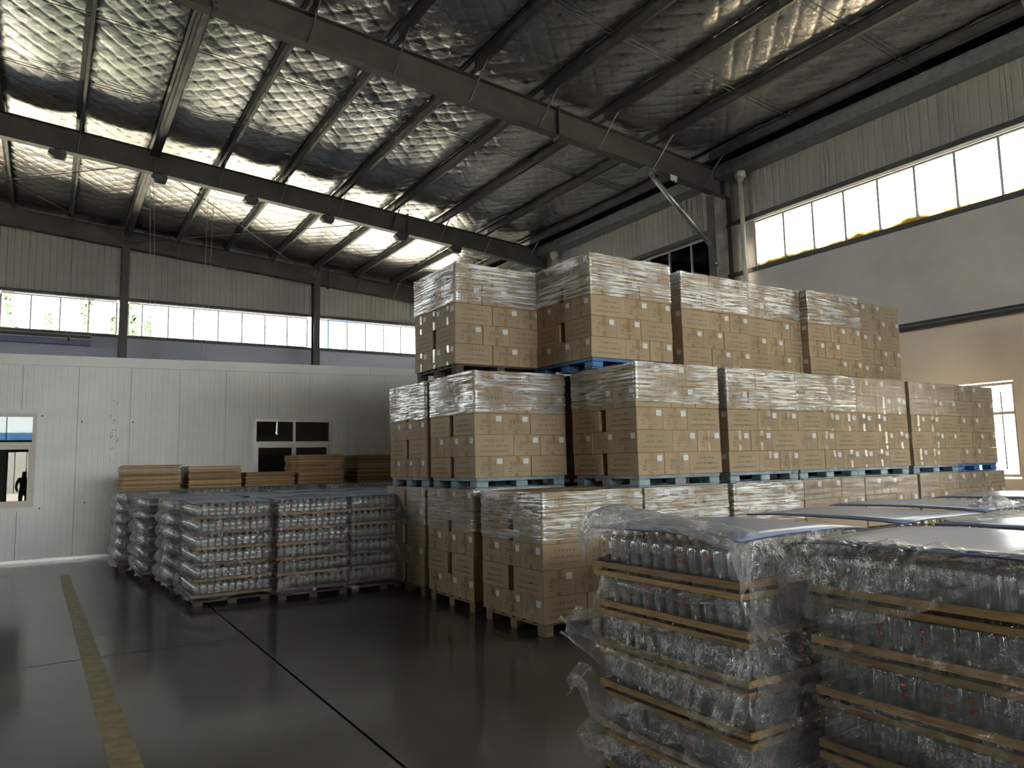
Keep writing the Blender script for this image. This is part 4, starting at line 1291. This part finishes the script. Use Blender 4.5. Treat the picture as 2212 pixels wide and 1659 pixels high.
# crumpled cover over the third and fourth layers with flaps standing off the far corner
rows = []
for y, off, zt, zl, fl in ((3.40, .10, .80, .63, 0), (3.27, .09, .80, .585, 0), (3.15, .07, .805, .55, .02), (2.98, .05, .80, .50, .03), (2.78, .045, .80, .475, .03), (2.58, .05, .80, .47, .04), (2.40, .06, .81, .46, .05), (2.22, .08, .82, .45, .06), (2.10, .09, .85, .50, .05)):
    rows.append([(2.535, y, zt), (2.52 - off * .6, y, zt - .06), (2.52 - off, y, (zt + zl) / 2 + .03), (2.515 - off * .55, y, (zt + zl) / 2 - .03), (2.52 - off - fl, y, zl + .04), (2.53 - off * .8 - fl, y, zl)])
loft(rows, 120, 50, 24, 1.0, 'bag', 'crumpled clear plastic over the third and fourth layers of the uncovered rack')
rows = []
for y, off, zt, zl in ((3.38, .08, .50, .33), (3.27, .08, .50, .40), (3.15, .06, .42, .24), (2.95, .05, .40, .235), (2.72, .05, .395, .23), (2.50, .05, .395, .225), (2.28, .06, .40, .22), (2.10, .10, .42, .21)):
    rows.append([(2.535, y, zt), (2.52 - off * .7, y, zt - .05), (2.52 - off, y, (zt + zl) / 2), (2.515 - off * .6, y, zl + .03), (2.52 - off, y, zl)])
loft(rows, 110, 36, 25, .9, 'bag', 'clear plastic bulging from the fifth layer of the uncovered rack')
rows = []
for y, off, zt, zl in ((3.30, .08, .23, .04), (3.20, .08, .215, .03), (3.0, .05, .19, .03), (2.72, .05, .18, .03), (2.45, .06, .18, .03), (2.25, .07, .19, .03), (2.08, .09, .24, .06)):
    rows.append([(2.535, y, zt), (2.52 - off * .7, y, zt - .04), (2.52 - off, y, (zt + zl) / 2), (2.52 - off * .6, y, zl)])
loft(rows, 100, 30, 26, .9, 'bag', 'clear plastic gathered round the lowest layer of the uncovered rack')
# short side of the same rack
rows = []
for x, zt in ((2.50, 1.20), (2.58, 1.235), (2.75, 1.245), (2.95, 1.245), (3.15, 1.245), (3.36, 1.24)):
    rows.append([(x, 2.17, zt), (x + .01, 2.14, 1.12), (x + .02 * math.sin(x * 40), 2.10 + .03 * math.sin(x * 23), .98), (x, 2.13, .84), (x - .01, 2.09, .68), (x, 2.12, .5), (x, 2.10, .30), (x, 2.12, .08)])
loft(rows, 80, 90, 27, 1.1, 'bag', 'crumpled clear plastic down the short side of the uncovered rack')
# film on the nearest rack: scalloped upper cover, lower cover
hem = [(2.16, .985), (2.078, .975), (1.946, .955), (1.802, .955), (1.65, .98), (1.507, 1.035), (1.375, 1.105), (1.251, 1.18), (1.148, 1.225), (1.0, 1.23)]
rows = []
for i, (y, z) in enumerate(hem):
    o = [.02, .06, .10, .11, .11, .10, .08, .05, .03, .02][i]
    yt = min(y, 1.985)
    rows.append([(2.80, yt, 1.266), (2.715, yt, 1.262), (2.69 - o * .5, (y + yt) / 2, 1.21), (2.70 - o, y, z + (1.2 - z) * .55), (2.70 - o * .85, y, z + (1.2 - z) * .2), (2.70 - o, y, z)])
loft(rows, 130, 60, 31, .75, 'bag', 'scalloped clear plastic cover over the top layer of the nearest rack')
rows = []
for y, off in ((2.20, .06), (2.16, .12), (2.05, .11), (1.93, .06), (1.75, .05), (1.5, .05), (1.25, .05), (1.0, .05)):
    zt = .97 if y < 2 else .93
    rows.append([(2.70, y if y < 2 else y - .08, zt), (2.69 - off, y, .90), (2.69 - off * 1.1, y, .78), (2.70 - off * .4, y, .66), (2.69 - off, y, .56), (2.70 - off * .5, y, .43), (2.69 - off * .9, y, .32), (2.70 - off * .4, y, .22), (2.69 - off, y, .10)])
loft(rows, 110, 110, 32, .9, 'bagthin', 'clear plastic skirt over the lower layers of the nearest rack')
rows = []
for x in (2.70, 2.80, 3.0, 3.25, 3.5, 3.66):
    rows.append([(x, 1.0, 1.262), (x + .01, .97, 1.15), (x + .02 * math.sin(x * 31), .95 + .03 * math.sin(x * 19), .95), (x, .96, .75), (x, .94, .55), (x - .01, .96, .33), (x, .94, .10)])
loft(rows, 60, 70, 33, .9, 'bagthin', 'clear plastic down the short side of the nearest rack')
# film ends lying on the sheets farther back
for k, (x, y, z, s, lab) in enumerate(((4.83, 2.24, 1.262, .16, 'small crumpled heap of clear plastic lying on a far blue sheet'), (5.30, 2.14, 1.268, .20, 'larger crumpled heap of clear plastic between the far blue sheets'))):
    rows = []
    for i in range(6):
        a = i / 5 - .5
        h = .055 * (1 - (2 * a) ** 2) + .004
        rows.append([(x + a * s * 2, y - .10, z), (x + a * s * 2 + .01, y - .05, z + h * .8), (x + a * s * 2, y, z + h), (x + a * s * 2, y + .05, z + h * .6), (x + a * s * 2, y + .10, z)])
    loft(rows, 50, 30, 41 + k, .8, 'bagthick', lab)
rows = [[(x, 2.10 + .0, 1.262), (x, 2.04, 1.275), (x, 1.96, 1.268), (x, 1.90, 1.262)] for x in (3.84, 3.95, 4.1, 4.3, 4.5, 4.7)]
loft(rows, 60, 20, 45, .35, 'bagthick', 'flat fold of clear plastic along the edge of a blue sheet')

M['purple'] = simple('purple_paper', (.10, .012, .06), rough=.5)
rows = np.array([[(2.50 + .03 * math.sin(v * 3), 3.20 - .16 * u, 1.066 + .022 * (1 - u) * v + .006 * math.sin(u * 9)) for v in np.linspace(0, 1, 6)] for u in np.linspace(0, 1, 10)])
rows[..., 0] = 2.53 + np.linspace(0, .10, 6)[None, :]
tag(MB().grid(rows).build('liner_paper', M['purple']), 'purple paper scrap curling over the top tray of the uncovered rack', 'paper')

# ---- far racks in front of the partition
far = []
def frack(x, y, phrase, west, south, nl=6, bulge=.0, seed=0, ztop=1.20, wrapit=True, trays=None, wl=None, mat='bag'):
    zs = rack(x, y, ztop, .181, nl, phrase, west, south, trays=trays, inner=0, seedn=seed)
    if wrapit:
        zz = zs if nl == 6 else [ztop - .181 * (k + 1) for k in range(6)]
        skirt(x, y, .08, ztop, zz, seed, bulge, mat, 'clear plastic bag hanging over %s' % phrase, step=.022, amp=.75)
frack(1.50, 9.40, 'far rack at the front corner', 'rest', 'own', bulge=.05, seed=51, mat='bagthin')
frack(2.41, 9.17, 'far rack second along the front', 'none', (0, 1, 2), bulge=.035, seed=52, ztop=1.21, mat='bagthin')
frack(3.32, 9.14, 'far rack beside the cartons', 'none', 'rest', bulge=.04, seed=53, ztop=1.215, mat='bagthin')
frack(1.42, 10.62, 'far rack second from the front corner', 'rest', 'none', bulge=.09, seed=54)
frack(1.22, 12.0, 'far rack third from the front corner', 'rest', 'none', bulge=.11, seed=55)
frack(1.02, 13.22, 'far rack rearmost under the first board pile', 'rest', 'none', bulge=.06, seed=56, ztop=1.26)
for k, (x, y, zt, ph) in enumerate(((2.40, 10.4, 1.21, 'far rack behind the second front one'), (3.30, 10.4, 1.21, 'far rack behind the third front one'), (2.2, 11.65, 1.20, 'far rack in the middle rows'), (3.12, 11.65, 1.21, 'far rack in the middle rows by the cartons'), (4.10, 10.4, 1.215, 'far rack half hidden by the cartons'), (4.05, 11.65, 1.21, 'far rack hidden deep by the cartons'))):
    frack(x, y, ph, 'none', 'rest', nl=1, wrapit=False, seed=60 + k, ztop=zt)
for k, (x, zt, ph) in enumerate(((1.98, 1.26, 'rear far rack under the second board pile'), (2.92, 1.27, 'rear far rack under the short board pile'), (3.84, 1.28, 'rear far rack under the tallest board pile'), (4.93, 1.28, 'rear far rack under the board pile by the cartons'))):
    frack(x, 13.22, ph, 'none', 'rest', nl=2, wrapit=False, seed=70 + k, ztop=zt)
    skirt(x, 13.22, zt - .19, zt, [zt - .18], 75 + k, .03, 'bag', 'clear plastic edge over %s' % ph, step=.022, amp=.6)
o = bottles_rest.build('glass_bottles', M['glass'])
tag(o, 'clear glass bottles standing deeper inside the wrapped racks', 'bottle', kind='stuff')

# ---- piles of wooden tray boards
ME_BRD = MB().box(-.42, .42, -.45, .45, 0, .0125).mesh('tray_board', M['board'])
rp = random.Random(9)
for (x, y, zb_, zt, ph) in ((1.45, 13.68, 1.275, 1.69, 'the board pile farthest from the cartons'), (2.42, 13.70, 1.275, 1.655, 'the board pile second from the partition corner'), (3.34, 13.70, 1.285, 1.525, 'the shortest board pile'), (4.24, 13.70, 1.295, 1.825, 'the tallest board pile'), (5.35, 13.70, 1.295, 1.80, 'the board pile beside the cartons')):
    nb = int((zt - zb_) / .0168)
    for k in range(nb):
        o = link('tray_board', ME_BRD, None, (x + rp.gauss(0, .009), y + rp.gauss(0, .01), zb_ + k * .0168), rp.gauss(0, .006))
        tag(o, 'thin wooden board, %s from top of %s' % (ORD[nb - 1 - k], ph), 'board', 'piled wooden tray boards')
# ================================================================== SMALLER THINGS
# floodlights clamped under the second rafter
FLN = ['nearest the frame edge', 'below the doubled purlin', 'third along the rafter', 'fourth along the rafter', 'beside the splice plate', 'last before the cartons']
for k, x in enumerate((-.06, 2.11, 4.32, 6.40, 8.62, 10.44)):
    r = empty('floodlight', (x, 19.6, zb(x) if x < 8 else 8.44 - .07 * (x - 8.86) - .0))
    r.location.z = (zb(x) + .02 if x <= 2 else np.interp(x, [2, 8.86, 11.3], [zb(2) + .02, 8.42, 8.24])) - .004
    MB().box(-.07, .07, -.09, .09, -.05, 0).build('bracket', M['black'], r)
    h = MB()
    h.add([(-.16, -.12, -.05), (.16, -.12, -.05), (.16, .12, -.05), (-.16, .12, -.05), (-.20, -.10, -.13), (.18, -.10, -.13), (.18, .10, -.13), (-.20, .10, -.13), (-.12, -.09, -.20), (.15, -.09, -.22), (.15, .09, -.22), (-.12, .09, -.20)],
          [(3, 2, 1, 0), (0, 1, 5, 4), (1, 2, 6, 5), (2, 3, 7, 6), (3, 0, 4, 7), (4, 5, 9, 8), (5, 6, 10, 9), (6, 7, 11, 10), (7, 4, 8, 11), (8, 9, 10, 11)])
    h.build('housing', M['black'], r)
    MB().box(-.10, .13, -.075, .075, -.224, -.205).build('lens', M['pane_green'], r)
    tag(r, 'small black unlit floodlight under the rafter, ' + FLN[k], 'floodlight', 'floodlights on the rafter')
# hanging cords
for (xa, xb, y, z0, lab) in ((2.16, 2.33, 22.25, 4.3, 'thin pale cord, outer of the pair by the back column'), (2.26, 2.45, 22.25, 4.3, 'thin pale cord, inner of the pair by the back column'), (3.70, 3.60, 22.25, 4.3, 'thin pale cord, outer of the pair further along the clerestory'), (3.86, 3.72, 22.25, 4.3, 'thin pale cord, inner of the pair further along the clerestory')):
    tag(MB().tube([(xa, y, zr(xa) + .118), ((xa + xb) / 2, y, 6.8), (xb, y, z0)], .007, 5).build('hanging_cord', M['cord']), lab, 'cord', 'cords hanging from the roof')
r = empty('plumb_cord', (.36, 22.25, 0))
MB().tube([(0, 0, 5.15), (0, 0, zr(.36) + .01)], .006, 5).build('cord', M['black'], r)
MB().tube([(0, 0, 4.98), (0, 0, 5.03), (0, 0, 5.10), (0, 0, 5.16)], [.004, .04, .035, .01], 8).build('weight', M['black'], r)
tag(r, 'dark cord with a small weight hanging in front of the clerestory', 'cord')
# long casing under the back windows
r = empty('wall_trunking', (0, YB, 0))
MB().box(-6, 1.05, -.22, 0, 5.62, 5.80).build('body', M['trunk'], r)
MB().box(-6, 1.05, -.26, 0, 5.82, 5.92).build('cover', M['black'], r)
MB().box(-6, 1.05, -.27, 0, 5.80, 5.82).build('bead', M['paper'], r)
MB().box(-6, 1.05, -.27, 0, 5.92, 5.935).build('bead', M['paper'], r)
tag(r, 'long blue-grey wall trunking with white beads under the back windows', 'trunking')

# ---- outside the back windows: trees, a blue steel frame; outside the low window: pale building
def tree(x, y, h, w, seed, lab):
    rr = np.random.default_rng(seed)
    r = empty('garden_tree', (x, y, -.07))
    MB().tube([(0, 0, 0), (.1, 0, h * .5), (0, .1, h * .95)], [.16, .10, .03], 7).build('trunk', M['bark'], r)
    m = MB()
    for k in range(900):
        t = rr.random() ** .8
        z = h * (.35 + .65 * t)
        rad = w * (1 - t * .85) * math.sqrt(rr.random()) * (.7 + .3 * math.sin(t * 19 + seed))
        a = rr.random() * 2 * PI
        c = Vector((rad * math.cos(a), rad * math.sin(a), z))
        d1 = Vector(rr.normal(size=3)).normalized() * .22; d2 = d1.cross(Vector(rr.normal(size=3))).normalized() * .13
        m.add([c - d1, c + d2, c + d1, c - d2], [(0, 1, 2, 3)])
    m.build('foliage', M['tree'], r)
    tag(r, lab, 'tree', 'trees outside the back windows')
for a in ((-1.6, 36, 9.4, 1.1, 1, 'slim tree outside at the very edge of the back windows'), (-.2, 38, 8.6, .9, 2, 'low bushy tree seen through the second back pane'), (1.25, 37, 9.6, 1.2, 3, 'fullest tree outside the back windows'), (2.35, 38, 8.7, .8, 4, 'small tree outside just before the back column'), (3.15, 38, 9.9, .8, 5, 'slim tree outside just past the back column'), (3.9, 39, 9.2, .7, 6, 'small yellowish tree seen behind the hanging cords')):
    tree(*a)
r = empty('outdoor_steel_frame', (11.9, 36, -.07))
for x in (0, 1.3, 1.75):
    MB().box(x - .05, x + .05, -.05, .05, 0, 9.6).build('post', M['blueoff'], r)
for z in (6.6, 7.4, 8.2, 9.0):
    MB().box(-.0, 1.75, -.04, .04, z, z + .08).build('rail', M['blueoff'], r)
tag(r, 'blue steel frame standing outside the back windows', 'scaffold')
r = empty('outdoor_shed', (34, 0, -.07))
ribs(MB(), -20, 40, .92, 4.2, 4.2, lambda u, o, z: (0 - o, u, z), pitch=.6, depth=.04, w=.06).build('wall', M['outwall'], r)
MB().box(-.06, .2, -20, 40, .78, .92).build('blue_band', M['blueoff'], r)
MB().box(-.02, .2, -20, 40, 0, .78).build('plinth', M['ground'], r)
tag(r, 'pale ribbed shed with a blue band outside the low window', 'building')
r = empty('outdoor_hall', (3, YF - 22, -.07))
ribs(MB(), -16, 16, 0, 4.2, 4.2, lambda u, o, z: (u, o, z), pitch=.8, depth=.04, w=.06).build('wall', M['outwall'], r)
MB().box(-16, 16, -.3, .2, 4.2, 4.9).build('roof_edge', M['blueoff'], r)
tag(r, 'pale hall with blue roof edge reflected in the partition window', 'building')

# ---- person standing behind the camera, seen as a dark reflection in the partition window
def person():
    J = {'pel': (0, 0, .88), 'sp': (0, .01, 1.08), 'ch': (0, .0, 1.27), 'nk': (0, .01, 1.41), 'hd': (0, .02, 1.48), 'top': (0, .02, 1.58),
         'lsh': (-.17, 0, 1.345), 'lel': (-.25, .02, 1.08), 'lwr': (-.20, .17, .92), 'lha': (-.18, .22, .90),
         'rsh': (.17, 0, 1.345), 'rel': (.24, .02, 1.08), 'rwr': (.17, .20, 1.16), 'rha': (.14, .26, 1.20),
         'lhp': (-.09, 0, .84), 'lkn': (-.10, .02, .47), 'lan': (-.11, -.02, .09), 'lto': (-.12, .13, .03),
         'rhp': (.09, 0, .84), 'rkn': (.10, .02, .47), 'ran': (.11, -.02, .09), 'rto': (.12, .13, .03)}
    R_ = {'pel': .13, 'sp': .125, 'ch': .14, 'nk': .055, 'hd': .085, 'top': .07, 'lsh': .065, 'lel': .045, 'lwr': .032, 'lha': .035, 'rsh': .065, 'rel': .045, 'rwr': .032, 'rha': .035,
          'lhp': .09, 'lkn': .06, 'lan': .042, 'lto': .035, 'rhp': .09, 'rkn': .06, 'ran': .042, 'rto': .035}
    E_ = [('pel', 'sp'), ('sp', 'ch'), ('ch', 'nk'), ('nk', 'hd'), ('hd', 'top'), ('ch', 'lsh'), ('lsh', 'lel'), ('lel', 'lwr'), ('lwr', 'lha'), ('ch', 'rsh'), ('rsh', 'rel'), ('rel', 'rwr'), ('rwr', 'rha'),
          ('pel', 'lhp'), ('lhp', 'lkn'), ('lkn', 'lan'), ('lan', 'lto'), ('pel', 'rhp'), ('rhp', 'rkn'), ('rkn', 'ran'), ('ran', 'rto')]
    names = list(J)
    me = bpy.data.meshes.new('person')
    me.from_pydata([J[n] for n in names], [(names.index(a), names.index(b)) for a, b in E_], [])
    o = link('person', me)
    o.modifiers.new('skin', 'SKIN')
    for i, n in enumerate(names):
        me.skin_vertices[0].data[i].radius = (R_[n], R_[n] * (.8 if n in ('sp', 'ch', 'pel') else 1))
    me.skin_vertices[0].data[0].use_root = True
    o.modifiers.new('sub', 'SUBSURF').levels = 2
    o.modifiers['sub'].render_levels = 2
    dg = bpy.context.evaluated_depsgraph_get()
    m2 = bpy.data.meshes.new_from_object(o.evaluated_get(dg))
    o.modifiers.clear()
    o.data = m2
    m2.materials.clear(); m2.materials.append(M['dcloth'])
    for p in m2.polygons: p.use_smooth = True
    return o
M['dcloth'] = simple('dark_clothing', (.02, .021, .025), rough=.8)
pp = person()
pp.location = (-.68, -1.1, 0)
hair = MB()
rows = np.array([[(.088 * math.sin(a) * math.cos(b), .02 + .095 * math.sin(a) * math.sin(b) - .01, 1.545 + .09 * math.cos(a)) for b in np.linspace(0, 2 * PI, 15)] for a in np.linspace(.01, 1.5, 8)])
hair.grid(rows).build('hair', M['black'], pp)
tag(pp, 'person in dark clothes standing, reflected in the partition window', 'person')

# small camera on the steel column and a torn paper on the rafter
r = empty('wall_camera', (13.40, 11.86, 6.22))
MB().box(-.05, .0, -.04, .04, -.05, .05).build('bracket', M['black'], r)
MB().tube([(-.03, 0, 0), (-.14, -.10, -.04), (-.20, -.16, -.05)], [.03, .045, .045], 10).build('housing', M['black'], r)
MB().tube([(-.20, -.16, -.05), (-.215, -.175, -.053)], [.03, .028], 10).build('lens', M['galv'], r)
tag(r, 'small dark camera fixed to the steel column above the cartons', 'camera')
pts = [(12.02, 11.885, 8.19), (12.02, 11.885, 8.06), (12.08, 11.885, 8.02), (12.13, 11.885, 8.07), (12.17, 11.885, 8.0), (12.22, 11.885, 8.05), (12.24, 11.885, 8.17)]
tag(MB().add(pts + [(x, y + .004, z) for x, y, z in pts], [tuple(range(7)), tuple(range(13, 6, -1))] + [(i, (i + 1) % 7, 7 + (i + 1) % 7, 7 + i)[::-1] for i in range(7)]).build('torn_paper', M['paper']), 'torn white paper stuck under the nearest rafter', 'paper')
